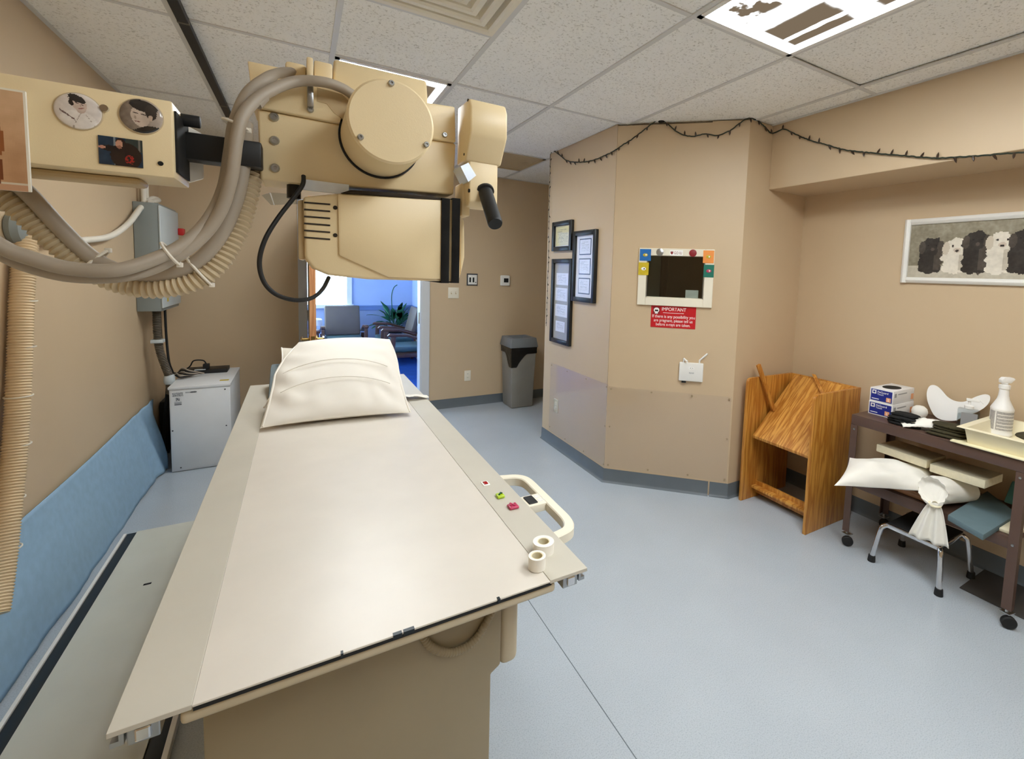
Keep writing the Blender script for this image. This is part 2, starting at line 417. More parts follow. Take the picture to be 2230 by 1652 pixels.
# ------------------------------------------------------------------ the room
ZC = 2.57; XW = -0.985; YB = 5.01; XR_ = 3.19; YR = -2.2
struct(MB().box(XW - .1, 3.3, YR - .1, YB + .1, -0.1, 0).build('floor', 'vinyl_floor', origin=(0, 0, 0), smooth=0))
fl = bpy.data.objects['floor']
MB().box(0.8955, 0.8985, YR, YB, 0.0, 0.0006).build('seam', 'rubber_base', fl, smooth=0)

ceil = struct(MB().box(XW - .1, 3.3, YR - .1, YB + .1, ZC + 0.03, ZC + 0.1).build('ceiling', 'ceiling_grid', origin=(0, 0, 0), smooth=0))
gx = [XW, -0.462, 0.150, 0.762, 1.374, 1.986, 2.598, 2.79]
gy0 = [YR, -0.995, 0.23, 1.46, 2.70, 3.93, YB]
LIGHTS = [(4, 0.23, 1.46), (2, 2.70, 3.93), (3, -0.995, 0.23)]
def column_rows(ci):
    rows = list(gy0)
    if ci == 2: rows.insert(4, 2.08)
    if ci == 4: rows = [r for r in rows if r != 3.93] + [3.92, 4.55]; rows.sort()
    return rows
for ci in range(len(gx) - 1):
    rows = column_rows(ci)
    for a, bb in zip(rows, rows[1:]):
        if any(ci == l[0] and abs(a - l[1]) < .02 for l in LIGHTS): continue
        if ci == 2 and abs(a - 1.46) < .01: continue
        if ci == 4 and abs(a - 3.92) < .01: continue
        lift = random.uniform(0.002, 0.006)
        if ci == 5 and abs(a - 0.23) < .01: lift = 0.012
        x0, x1 = gx[ci] + .004, gx[ci + 1] - .004
        MB().box(x0, x1, a + .004, bb - .004, ZC + lift, ZC + lift + .016).build('tile', 'ceiling_tile', ceil, smooth=0, bevel=0.002, bseg=1)
    for r in rows[1:-1]:
        MB().box(gx[ci] + .011, gx[ci + 1] - .011, r - .011, r + .011, ZC - .001, ZC + .004).build('grid_bar', 'ceiling_grid', ceil, smooth=0)
for x in gx[1:-1]: MB().box(x - .012, x + .012, YR, YB, ZC - .002, ZC + .004).build('grid_bar', 'ceiling_grid', ceil, smooth=0)
MB().box(XW, XW + .02, YR, YB, ZC - .002, ZC + .003).build('wall_angle', 'ceiling_grid', ceil, smooth=0)
MB().box(2.76, 2.79, YR, 2.12, ZC - .002, ZC + .003).build('wall_angle', 'ceiling_grid', ceil, smooth=0)
MB().box(XW, 3.2, YB - .02, YB, ZC - .002, ZC + .003).build('wall_angle', 'ceiling_grid', ceil, smooth=0)

struct(MB().box(XW - .1, XW, YR - .1, YB + .1, 0, ZC + .04).build('wall_left', 'wall_paint', origin=(0, 0, 0), smooth=0))
DX0, DX1, DZ = 0.05, 1.10, 2.05
struct(MB().box(XW, DX0, YB, YB + .1, 0, ZC + .04).box(DX1, 3.3, YB, YB + .1, 0, ZC + .04).box(DX0, DX1, YB, YB + .1, DZ, ZC + .04).build('wall_back', 'wall_paint', origin=(0, 0, 0), smooth=0))
struct(MB().box(XR_, XR_ + .1, YR, 2.12, 0, 2.16).build('wall_right', 'wall_paint', origin=(0, 0, 0), smooth=0))
struct(MB().box(2.78, 3.29, YR, 2.12, 2.142, ZC + .04).build('wall_soffit', 'wall_paint', origin=(0, 0, 0), smooth=0, bevel=0.004))
struct(MB().box(XW - .1, 3.3, YR - .1, YR, 0, ZC + .04).build('wall_behind', 'wall_paint', origin=(0, 0, 0), smooth=0))
struct(MB().box(3.2, 3.3, 2.12, YB, 0, ZC + .04).build('wall_alcove', 'wall_paint', origin=(0, 0, 0), smooth=0))
# control booth: side wall, angled front with a window opening, return wall
E1, E2 = V((1.915, 2.72, 0)), V((2.55, 2.12, 0))
SD = (E2 - E1).normalized(); SN = V((-0.6868, -0.7268, 0)).normalized(); SN = (SN - SD * SN.dot(SD)).normalized(); SL = (E2 - E1).length
def BF(s, z, out=0.0): return E1 + SD * s + SN * out + V((0, 0, z))          # a point on the booth front
def PB(x, y, out=0.0): p = PP(x, y, E1 + SN * out, SN); return (p - E1).dot(SD), p.z
struct(MB().prism([(1.915, 2.72, 0), (1.915, 3.74, 0), (3.25, 3.74, 0), (3.25, 3.66, 0), (1.995, 3.66, 0), (1.995, 2.757, 0)], (0, 0, ZC)).build('wall_booth_side', 'wall_paint', origin=(0, 0, 0), smooth=0))
bmx = Matrix(((SD.x, -SN.x, 0, E1.x), (SD.y, -SN.y, 0, E1.y), (0, 0, 1, 0), (0, 0, 0, 1)))   # s, depth into the booth, z
W0, W1, WZ0, WZ1 = 0.246, 0.637, 1.376, 1.668
mb = MB().box(.002, W0, 0, .08, 0, ZC - .012, bmx).box(W1, SL, 0, .08, 0, ZC - .004, bmx).box(W0, W1, 0, .08, 0, WZ0, bmx).box(W0, W1, 0, .08, WZ1, ZC - .012, bmx)
struct(mb.build('wall_booth_front', 'wall_paint', origin=(0, 0, 0), smooth=0))
struct(MB().prism([E2, V((3.25, 2.12, 0)), V((3.25, 2.2, 0)), V((2.58, 2.2, 0))], (0, 0, ZC)).build('wall_booth_return', 'wall_paint', origin=(0, 0, 0), smooth=0))
# rubber cove base
def cove(name, pts, h=0.10):
    mb = MB(); prof = [(0, 0), (0.022, 0), (0.012, 0.006), (0.006, 0.016), (0.004, h), (0, h)]
    ring = []
    for i, p in enumerate(pts):
        p = V(p)
        dirs = []
        if i > 0: dirs.append((p - V(pts[i - 1])).normalized())
        if i < len(pts) - 1: dirs.append((V(pts[i + 1]) - p).normalized())
        ns = [V((d.y, -d.x, 0)) for d in dirs]; n = sum(ns, V((0, 0, 0))); n = n / n.length * (1 / max(0.5, n.length / len(ns)) if len(ns) > 1 else 1)
        ring.append([p + n * o + V((0, 0, z)) for o, z in prof])
    k = len(prof)
    vs = [q for r in ring for q in r]
    fs = [(i * k + j, i * k + (j + 1) % k, (i + 1) * k + (j + 1) % k, (i + 1) * k + j) for i in range(len(pts) - 1) for j in range(k)]
    fs += [tuple(range(k - 1, -1, -1)), tuple((len(pts) - 1) * k + j for j in range(k))]
    mb.add(vs, fs); return struct(mb.build(name, 'rubber_base', origin=(0, 0, 0), smooth=30))
cove('baseboard_booth', [(1.915, 3.74, 0), E1, BF(0.742, 0)])
cove('baseboard_booth_corner', [BF(0.752, 0), E2, (3.19, 2.12, 0)])
cove('baseboard_back', [(1.185, YB, 0), (3.2, YB, 0)])
cove('baseboard_back_left', [(XW, YB, 0), (-0.03, YB, 0)])
cove('baseboard_right', [(XR_, 2.12, 0), (XR_, YR, 0)])
# door lining and open door
tr = struct(MB().box(DX1 - .02, DX1, YB - .01, YB + .12, 0, DZ).box(DX0, DX0 + .004, YB, YB + .12, 0, DZ).box(DX0, DX1, YB - .01, YB + .12, DZ - .02, DZ)
       .box(DX1 - .005, DX1 + .078, YB - .02, YB, 0, DZ + .07).box(-.02, DX0, YB - .02, YB, 0, DZ + .07).box(DX0, DX1, YB - .02, YB, DZ - .005, DZ + .07)
       .build('trim_1', 'casing_paint', origin=(0, 0, 0), smooth=0, bevel=0.004))
MB().box(DX1 - .024, DX1 - .019, YB + .01, YB + .045, 0.94, 1.06).build('strike_plate', 'brass', tr, smooth=0)
d1 = struct(MB().box(0.056, 0.098, 4.012, 5.0, 0.012, 2.03).build('door_1', 'door_paint', origin=(0, 0, 0), smooth=0))
MB().box(0.0555, 0.0985, 4.004, 4.0125, 0.012, 2.03).build('edge_strip', 'door_edge_wood', d1, smooth=0)
kz = PY(680, 738, 4.07).z
for sgn, x0 in ((-1, 0.056), (1, 0.098)):
    hd = MB().cyl((x0, 4.07, kz), (x0 + sgn * .008, 4.07, kz), .03).cyl((x0, 4.07, kz), (x0 + sgn * .05, 4.07, kz), .011).tube(spline([(x0 + sgn * .05, 4.07, kz), (x0 + sgn * .054, 4.10, kz), (x0 + sgn * .052, 4.17, kz)], 5), .009).build('door_handle', 'brass', d1)
MB().box(0.064, 0.09, 4.0025, 4.005, kz - .03, kz + .03).build('latch_plate', 'brass', d1, smooth=0)
for z in (.25, 1.05, 1.8): MB().cyl((0.052, 5.003, z - .05), (0.052, 5.003, z + .05), .008, seg=10).build('hinge', 'steel', d1)

# ------------------------------------------------------------------ waiting room beyond the door
YW = 8.4; XWR = 1.68
struct(MB().box(-2.1, XWR + .1, YB + .1, YW + .1, -0.1, 0.004).build('floor_waiting', 'carpet_blue', origin=(0, 0, 0), smooth=0))
struct(MB().box(-2.1, XWR + .1, YB + .1, YW + .1, 2.5, 2.6).build('ceiling_waiting', 'ceiling_grid', origin=(0, 0, 0), smooth=0))
struct(MB().box(XWR, XWR + .1, YB + .1, YW + .1, 0, 2.5).build('wall_waiting_right', 'wait_wall', origin=(0, 0, 0), smooth=0))
WX0, WX1, WA, WB = -0.6, 0.665, 0.89, 2.1
struct(MB().box(-2.1, WX0, YW, YW + .1, 0, 2.5).box(WX1, XWR, YW, YW + .1, 0, 2.5).box(WX0, WX1, YW, YW + .1, 0, WA).box(WX0, WX1, YW, YW + .1, WB, 2.5).build('wall_waiting_back', 'wait_wall', origin=(0, 0, 0), smooth=0))
struct(MB().box(-2.1, -2.0, YB + .1, 6.0, 0, 2.5).box(-2.1, -2.0, 6.0, 8.0, 0, .8).box(-2.1, -2.0, 6.0, 8.0, 2.2, 2.5).box(-2.1, -2.0, 8.0, YW, 0, 2.5).build('wall_waiting_left', 'wait_wall', origin=(0, 0, 0), smooth=0))  # wall opening made for the added, unseen window
struct(MB().box(-2.1, XWR + .1, YB + .1, YB + .104, DZ + .1, 2.5).box(-2.0, -.03, YB + .1, YB + .104, 0, 2.5).box(1.19, XWR, YB + .1, YB + .104, 0, 2.5).build('wall_waiting_front', 'wait_wall', origin=(0, 0, 0), smooth=0))
w1 = struct(MB().box(WX0, WX1, YW + .05, YW + .056, WA, WB).build('window_1', 'window_glass', origin=(0, 0, 0), smooth=0))
MB().box(WX0 - .06, WX0 + .02, YW - .02, YW + .06, WA - .06, WB + .06).box(WX1 - .02, WX1 + .06, YW - .02, YW + .06, WA - .06, WB + .06).box(WX0, WX1, YW - .02, YW + .06, WB - .02, WB + .06).build('window_frame', 'white_enamel', w1, bevel=0.005, smooth=0)
MB().box(WX0 - .08, WX1 + .08, YW - .06, YW + .06, WA - .05, WA + .012).build('window_sill', 'white_enamel', w1, bevel=0.005, smooth=0)
w2 = struct(MB().box(-2.05, -2.044, 6.0, 8.0, .8, 2.2).build('window_added', 'window_glass', origin=(0, 0, 0), smooth=0))  # unseen window, added to let more daylight into the waiting room
struct(MB().box(WX1 + .08, XWR, YW - .018, YW, .86, .885).box(WX1 + .08, XWR, YW - .012, YW, .80, .86).box(XWR - .018, XWR, YB + .2, YW, .80, .885).build('trim_2', 'wait_rail', origin=(0, 0, 0), smooth=0, bevel=0.004))
# ------------------------------------------------------------------ ceiling fixtures
LNAMES = ['lit fluorescent ceiling light above the brown cart', 'lit fluorescent ceiling light above the pillow end of the table', 'lit fluorescent ceiling light beyond the foot of the table']
for (ci, y0, y1), lab in zip(LIGHTS, LNAMES):
    x0, x1 = gx[ci] + .012, gx[ci + 1] - .012; cx, cy = (x0 + x1) / 2, (y0 + y1) / 2
    t = thing('ceiling_light', lab, 'ceiling light', (cx, cy, ZC - .006))
    MB().box(x0, x0 + .022, y0 + .012, y1 - .012, ZC - .006, ZC + .03).box(x1 - .022, x1, y0 + .012, y1 - .012, ZC - .006, ZC + .03).box(x0, x1, y0 + .012, y0 + .034, ZC - .006, ZC + .03).box(x0, x1, y1 - .034, y1 - .012, ZC - .006, ZC + .03).build('frame', 'white_enamel', t, smooth=0)
    ORG['lens_tmp'] = V((cx, cy, ZC))
    o = MB().box(x0 + .02, x1 - .02, y0 + .03, y1 - .03, ZC + .002, ZC + .006).build('lens', 'lens_lit', t, smooth=0)
    # put the lens origin at its centre so that the ribbing is laid out from the fixture's middle
vx0, vx1, vy0, vy1 = gx[2] + .012, gx[3] - .012, 1.472, 2.068
t = thing('ceiling_vent', 'white square ceiling air vent with stepped vanes above the table', 'air vent', ((vx0 + vx1) / 2, (vy0 + vy1) / 2, ZC - .004))
for k in range(5):
    i0 = .056 * k; z0 = ZC - .005 + .002 * k
    prof = [(0, .010), (0, 0), (.020, .001), (.030, .008), (.040, .040), (.037, .044), (.026, .014)]
    ring = []
    for (ins_, dz) in prof:
        q = i0 + ins_
        ring.append([V((vx0 + q, vy0 + q, z0 + dz)), V((vx1 - q, vy0 + q, z0 + dz)), V((vx1 - q, vy1 - q, z0 + dz)), V((vx0 + q, vy1 - q, z0 + dz))])
    n_ = len(prof)
    MB().add([p for r in ring for p in r], [(i * 4 + j, i * 4 + (j + 1) % 4, ((i + 1) % n_) * 4 + (j + 1) % 4, ((i + 1) % n_) * 4 + j) for i in range(n_) for j in range(4)]).build('vane', 'off_white_plastic', t, smooth=0)
MB().box(vx0 + .02, vx1 - .02, vy0 + .02, vy1 - .02, ZC + .052, ZC + .056).build('duct_back', 'letter_grey', t, smooth=0)
gx0, gx1, gy_, gy1 = gx[4] + .012, gx[5] - .012, 3.932, 4.538
t = thing('return_grille', 'beige ceiling return air grille beside the control booth', 'air vent', ((gx0 + gx1) / 2, (gy_ + gy1) / 2, ZC - .004))
MB().box(gx0, gx0 + .03, gy_, gy1, ZC - .004, ZC + .02).box(gx1 - .03, gx1, gy_, gy1, ZC - .004, ZC + .02).box(gx0, gx1, gy_, gy_ + .03, ZC - .004, ZC + .02).box(gx0, gx1, gy1 - .03, gy1, ZC - .004, ZC + .02).build('frame', 'beige_dark', t, smooth=0)
n = 18
for k in range(n):
    y = gy_ + .03 + (gy1 - gy_ - .06) * (k + .5) / n
    if k == 0: blade = MB().box(gx0 + .03, gx1 - .03, y - .013, y + .013, ZC + .002, ZC + .012).build('blade', 'beige_dark', t, smooth=0)
    else: share(blade, offset=(0, (gy1 - gy_ - .06) * k / n, 0))

# ------------------------------------------------------------------ x-ray table
TZ = 0.82; XL, Xl, Xr, XRR, YN, YF = -0.255, -0.156, 0.4835, 0.583, 0.882, 3.175
T = thing('xray_table', 'long white x-ray table with grey side rails on a beige pedestal', 'x-ray table', ((Xl + Xr) / 2, 1.9, 0))
top = MB().box(Xl, Xr, YN - .002, YF, TZ - .004, TZ).build('tabletop', 'table_laminate', T, smooth=0, bevel=.001, label='white laminate tabletop')
core = MB().box(Xl + .001, Xr + .004, YN, YF - .001, TZ - .012, TZ - .004).build('tabletop_core', 'black_rubber', T, smooth=0, label='black core edge of the tabletop')
for (u, w_) in ((.47, .016), (.50, .02), (.80, .006), (.33, .004)):
    MB().box(Xl + (Xr - Xl) * u, Xl + (Xr - Xl) * u + w_, YN - .004, YN + .004, TZ - .006, TZ + .0012).build('edge_chip', 'track_rubber', core, smooth=0)
for sd, (a, b_) in (('l', (XL, Xl)), ('r', (Xr, XRR))):
    r_ = MB().box(a, b_, YN - .002, YF, TZ - .007, TZ + .0015).build('side_rail', 'rail_grey', T, smooth=0, bevel=.0008)
    xo = a + .012 if sd == 'l' else b_ - .012
    s = 1 if sd == 'l' else -1
    xa, xb = sorted((xo + s * .006, xo + s * .046))
    MB().box(xa, xb, YN + .012, YF - .01, TZ - .042, TZ - .007).build('accessory_rail', 'steel', r_, smooth=0, bevel=.002)
    MB().box(xa + .01, xb - .01, YN + .006, YN + .014, TZ - .036, TZ - .014).build('rail_stop', 'chrome', r_, smooth=0, bevel=.003)
    xa, xb = sorted((xo - s * .012, xo - s * .002))
    MB().box(xa, xb, YN + .01, YF - .01, TZ - .034, TZ - .026).box(xa, xb, YN + .01, YF - .01, TZ - .014, TZ - .007).box(min(xo - s * .002, xo + s * .004), max(xo - s * .002, xo + s * .004), YN + .01, YF - .01, TZ - .034, TZ - .007).build('rail_lip', 'steel', r_, smooth=0)
MB().box(Xl - .017, Xr + .018, YN + .004, YN + .045, TZ - .036, TZ - .012).build('end_trim', 'trim_enamel', T, bevel=.008, bseg=3)
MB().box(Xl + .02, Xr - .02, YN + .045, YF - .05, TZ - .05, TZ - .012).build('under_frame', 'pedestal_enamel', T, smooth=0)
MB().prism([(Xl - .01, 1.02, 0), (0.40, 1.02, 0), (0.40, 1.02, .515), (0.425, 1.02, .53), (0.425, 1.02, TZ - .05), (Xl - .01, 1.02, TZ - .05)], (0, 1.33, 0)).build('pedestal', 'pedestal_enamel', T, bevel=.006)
MB().box(0.428, 0.478, 1.03, 2.2, 0.51, TZ - .05).build('bucky_cover', 'trim_enamel', T, bevel=.018, bseg=4)
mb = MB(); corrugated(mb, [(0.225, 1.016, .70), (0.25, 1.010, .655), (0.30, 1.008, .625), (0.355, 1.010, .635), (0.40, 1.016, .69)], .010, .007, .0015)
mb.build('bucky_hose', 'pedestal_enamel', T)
# grab handle with the brake pad
HZ = TZ - .006
outer = [(1085, 1030), (1110, 1033), (1135, 1036), (1160, 1047), (1195, 1080), (1230, 1117), (1238, 1135), (1233, 1152), (1214, 1166), (1192, 1166), (1180, 1160)]
cen = [(.555, 1.452), (.60, 1.440), (.638, 1.425), (.659, 1.39), (.660, 1.31), (.658, 1.20), (.655, 1.11), (.638, 1.066), (.60, 1.050), (.56, 1.046)]
path = spline([V((x, y, HZ - .012)) for x, y in cen], 6)
def ribbon(path, w, h, rnd=.006):
    mb = MB(); n = len(path); prof = [(-w + rnd, -h), (w - rnd, -h), (w, -h + rnd), (w, h - rnd), (w - rnd, h), (-w + rnd, h), (-w, h - rnd), (-w, -h + rnd)]
    vs = []
    for i in range(n):
        tdir = (path[min(i + 1, n - 1)] - path[max(i - 1, 0)]).normalized(); nn = V((tdir.y, -tdir.x, 0)).normalized()
        vs += [path[i] + nn * a + V((0, 0, b_)) for a, b_ in prof]
    k = len(prof)
    fs = [(i * k + j, i * k + (j + 1) % k, (i + 1) * k + (j + 1) % k, (i + 1) * k + j) for i in range(n - 1) for j in range(k)]
    fs += [tuple(range(k - 1, -1, -1)), tuple((n - 1) * k + j for j in range(k))]
    return mb.add(vs, fs)
hd = ribbon(path, .0145, .015, .003).build('grab_handle', 'off_white_plastic', T, smooth=32)
MB().box(.56, .66, 1.215, 1.285, HZ - .024, HZ + .002).build('control_pad', 'off_white_plastic', hd, bevel=.004)
MB().box(.592, .622, 1.226, 1.274, HZ, HZ + .006).build('brake_button', 'black_rubber', hd, bevel=.005, bseg=3)
for (a, b_) in ((.628, 1.232), (.628, 1.256), (.645, 1.232), (.645, 1.256)):
    MB().box(a, a + .012, b_, b_ + .017, HZ + .0018, HZ + .0026).build('key', 'glove_white', hd, smooth=0)
# things on the table rail
def on_table(x, y): p = PZ(x, y, TZ); return p.x, p.y
x, y = on_table(1057, 1054)
t = thing('indicator_light', 'small white square indicator with a dark red lens on the rail', 'indicator', (x, y, TZ + .0015))
MB().box(x - .011, x + .011, y - .016, y + .016, TZ + .0015, TZ + .004).build('bezel', 'letter_white', t, bevel=.001)
MB().box(x - .007, x + .007, y - .010, y + .010, TZ + .004, TZ + .006).build('lens', 'led_red', t, bevel=.001)
x, y = on_table(1089, 1083)
t = thing('green_marker', 'lime green square magnet with a small sprout on the table rail', 'magnet', (x, y, TZ + .0015))
MB().box(x - .012, x + .012, y - .013, y + .013, TZ + .0015, TZ + .011).build('block', 'gummy_green', t, bevel=.004, bseg=3)
MB().tube(spline([(x - .006, y - .004, TZ + .011), (x, y - .002, TZ + .016), (x + .003, y + .005, TZ + .013), (x + .007, y + .001, TZ + .012)], 4), .0025, 6).build('sprout', 'leaf_green', t)
x, y = on_table(1117, 1106)
t = thing('pink_marker', 'mottled pink lumpy square magnet on the table rail', 'magnet', (x, y, TZ + .0015))
MB().box(x - .015, x + .015, y - .014, y + .014, TZ + .0015, TZ + .010).build('block', 'gummy_pink', t, bevel=.004, bseg=3)
for k in range(7):
    a = random.uniform(-.01, .01); b_ = random.uniform(-.01, .01)
    MB().lathe([(.0005, 0), (.004, .001), (.003, .004), (.0005, .005)], (x + a, y + b_, TZ + .009), 8).build('lump', 'gummy_pink', t)
def tape_roll(px, py, r, h, z, lab):
    p = PZ(px, py, z); x, y = p.x, p.y
    t = thing('tape_roll', lab, 'tape roll', (x, y, z))
    ri = r * (.56 if r > .023 else .68)
    MB().lathe([(ri + .001, 0), (r, 0), (r, h), (ri + .001, h), (ri + .001, 0)], (x, y, z), 36).build('tape', 'white_cotton', t)
    MB().lathe([(ri - .0015, .0005), (ri + .0008, .0005), (ri + .0008, h - .0005), (ri - .0015, h - .0005), (ri - .0015, .0005)], (x, y, z), 36).build('core', 'cream_foam', t)
tape_roll(1183, 1200, .0265, .027, TZ + .0015, 'larger roll of white medical tape on the rail')
tape_roll(1169, 1235, .0205, .030, TZ + .0015, 'smaller roll of white medical tape at the tabletop edge')

# ------------------------------------------------------------------ pillows
def pillow(mb, mx, w, l, h, hb, nu=44, nv=44, wr=.012, seed=0.0, peak=2.2, pinch=.10, taper=0.0, skew=0.0, rnd=0.0, creases=0):
    """mx maps local x (width), y (length), z (thickness); corners stay pointed"""
    def surf(sign):
        def fn(u, v):
            a, b_ = 2 * u - 1, 2 * v - 1
            e = max(0.0, (1 - abs(a) ** peak)) ** .62 * max(0.0, (1 - abs(b_) ** peak)) ** .62
            ex = 1 - pinch * (1 - b_ * b_) * abs(a) ** 3; ey = 1 - pinch * (1 - a * a) * abs(b_) ** 3
            tb = max(0.0, b_)
            x, y = a * w / 2 * ex * (1 - taper * tb ** 1.5) + skew * tb, b_ * l / 2 * ey * (1 - rnd * a * a * tb)
            edge = min(1, 4 * (1 - max(abs(a), abs(b_))))
            wv = wr * (mnoise.noise(V((a * 1.5 + seed, b_ * 1.5, seed))) + .5 * math.sin(7 * a + 4 * b_ + seed + 3 * mnoise.noise(V((a, b_, seed + 5)))) * abs(a) ** 1.5) * edge
            if creases and sign > 0:        # folds running in from the sides and the front corners
                wv += .011 * abs(a) ** 2.2 * math.sin(15 * b_ + 5 * a * abs(a) + 2.5 * mnoise.noise(V((a * 1.3, b_ * 1.7, 4)))) * edge
                wv += .006 * max(0, -b_) ** 1.5 * math.sin(16 * a + 3 * mnoise.noise(V((a * 2, b_ * 2, 9)))) * edge
            z = (h if sign > 0 else -hb) * e + (wv if sign > 0 else wv * .3) * e ** .3
            return mx @ V((x, y, z))
        return fn
    mb.grid(nu, nv, surf(1)); mb.grid(nu, nv, surf(-1), flip=True); return mb
def tilt_mx(org, yaw, pitch, roll=0):
    return Matrix.Translation(V(org)) @ Matrix.Rotation(yaw, 4, 'Z') @ Matrix.Rotation(pitch, 4, 'X') @ Matrix.Rotation(roll, 4, 'Y')
def pillow4(mb, c, h, hb, n=44, seed=0.0, wr=.012, peak=2.2, pinch=.07):
    """pillow stretched between four corners c = front-left, front-right, back-right, back-left"""
    c = [V(q) for q in c]; nr = (c[1] - c[0]).cross(c[3] - c[0]).normalized()
    def surf(sign):
        def fn(u, v):
            a, b_ = 2 * u - 1, 2 * v - 1
            e = max(0.0, 1 - abs(a) ** peak) ** .62 * max(0.0, 1 - abs(b_) ** peak) ** .62
            uu = .5 + .5 * a * (1 - pinch * (1 - b_ * b_) * abs(a) ** 3); vv = .5 + .5 * b_ * (1 - pinch * (1 - a * a) * abs(b_) ** 3)
            base = (c[0] * (1 - uu) + c[1] * uu) * (1 - vv) + (c[3] * (1 - uu) + c[2] * uu) * vv
            w = wr * (mnoise.noise(V((a * 2 + seed, b_ * 2, seed))) + .5 * math.sin(8 * a + 5 * b_ + seed)) * e ** .3
            return base + nr * ((h if sign > 0 else -hb) * e + w * (1 if sign > 0 else .3))
        return fn
    mb.grid(n, n, surf(1)); mb.grid(n, n, surf(-1), flip=True); return mb
# grey wedge under everything
MB_ = MB().prism([(-.150, 2.74, TZ + .002), (-.150, 3.12, TZ + .002), (-.150, 3.12, TZ + .13), (-.150, 3.02, TZ + .125)], (.62, 0, 0))
tag(MB_.build('positioning_wedge', 'grey_foam', bevel=.01, smooth=30), 'grey foam positioning wedge under the pillows', 'foam wedge')
t = thing('lower_pillow', 'second pillow in striped ticking, squeezed under the large white pillow', 'pillow', (.17, 2.8, TZ + .05))
pillow(MB(), tilt_mx((.150, 2.80, TZ + .125), -.10, .33), .56, .60, .045, .05, seed=3.1, wr=.01).build('ticking', 'pillow_ticking', t, smooth=80)
LMX = tilt_mx((.150, 2.80, TZ + .125), -.10, .33)
MB().tube([LMX @ V((-.277 * (1 - .10 * (1 - q * q)), q * .296, .002)) for q in [-1 + k / 10 for k in range(21)]], .004, 6).build('piping', 'pillow_cotton', t)
# creased end of its case hanging over the rail
mb = MB().grid(14, 8, lambda u, v: V((.40 + .19 * u, 2.50 + .13 * v * (1 - .55 * u), TZ + .006 + .03 * (1 - u) * (1 - v) + .012 * abs(math.sin(7 * u + 6 * v)) * (1 - .4 * u))))
mb.build('case_end', 'pillow_cotton', t, smooth=80)
t = thing('large_pillow', 'large white pillow propped at a slope at the head of the table', 'pillow', (.165, 2.5, TZ))
PMX = tilt_mx((.165, 2.575, TZ + .158), -.055, .415)
pb = pillow(MB(), PMX, .60, .70, .07, .075, nu=90, nv=90, seed=.7, wr=.016, pinch=.06, creases=1, taper=.24, skew=.035, rnd=.10).build('case', 'pillow_cotton', t, smooth=80)
for xx in (-.292, .292):
    hem = []
    for k in range(25):
        bb = -1 + 1.86 * k / 24; tb = max(0.0, bb); aa = xx / .30
        hem.append(PMX @ V((xx * (1 - .06 * (1 - bb * bb)) * (1 - .24 * tb ** 1.5) + .035 * tb, bb * .345 * (1 - .10 * tb), .004 + .010 * (1 - bb * bb))))
    MB().tube(hem, lambda t_: .006 * (1 - .6 * abs(2 * t_ - 1) ** 4), 8).build('hem', 'pillow_cotton', t)
for b0 in (-.15, -.01):
    MB().tube([PMX @ V((-.24 + .46 * k / 24, b0 + .05 * (1 - ((k - 12) / 12) ** 2) - .02, .078 * max(0, 1 - abs((-.24 + .46 * k / 24) / .30) ** 2.2) ** .62 * max(0, 1 - abs(b0 / .35) ** 2.2) ** .62 + .001)) for k in range(25)], .0022, 6).build('fold_crease', 'pillow_cotton', t)
# ------------------------------------------------------------------ floor and ceiling tracks of the tube stand
t = thing('floor_track', 'long pale floor track with black rubber edges between table and wall', 'floor track', (-.6, 1.4, 0))
MB().box(-.79, -.425, -1.2, 3.30, .002, .028).build('cover_plate', 'track_enamel', t, smooth=0)
for a, b_ in ((-.832, -.79), (-.425, -.378)): MB().box(a, b_, -1.2, 3.302, .001, .024).build('rubber_strip', 'track_rubber', t, bevel=.004)
for a, b_ in ((-.845, -.832), (-.378, -.362)): MB().box(a, b_, -1.2, 3.295, .001, .030).build('lip', 'white_enamel', t, smooth=0, bevel=.002)
p = PZ(321, 1271, .028); MB().box(p.x - .014, p.x + .014, p.y - .007, p.y + .007, .028, .0286).build('slot', 'dark_void', t, smooth=0)
t = thing('ceiling_track', 'narrow black track fixed along the ceiling above the wall side', 'ceiling track', (-.425, 1.5, ZC - .03))
MB().box(-.444, -.404, -1.2, 4.18, ZC - .028, ZC - .002).build('channel', 'black_metal', t, smooth=0, bevel=.003)
for y in (1.2, 2.68, 3.9): MB().box(-.4445, -.4035, y - .008, y + .008, ZC - .0285, ZC - .002).build('clip', 'dark_conduit', t, smooth=0)

# ------------------------------------------------------------------ x-ray tube stand
S = thing('xray_tube_stand', 'beige x-ray tube head on a horizontal arm with hanging hoses', 'x-ray machine', (-.62, 1.08, .03))
MB().box(-.80, -.62, .98, 1.22, .10, ZC - .06).build('column', 'beige_enamel', S, bevel=.012)
MB().box(-.83, -.40, .90, 1.30, .032, .10).build('carriage', 'beige_enamel', S, bevel=.012)
MB().box(-.72, -.40, 1.06, 1.14, ZC - .06, ZC - .028).build('top_trolley', 'black_metal', S, bevel=.004)
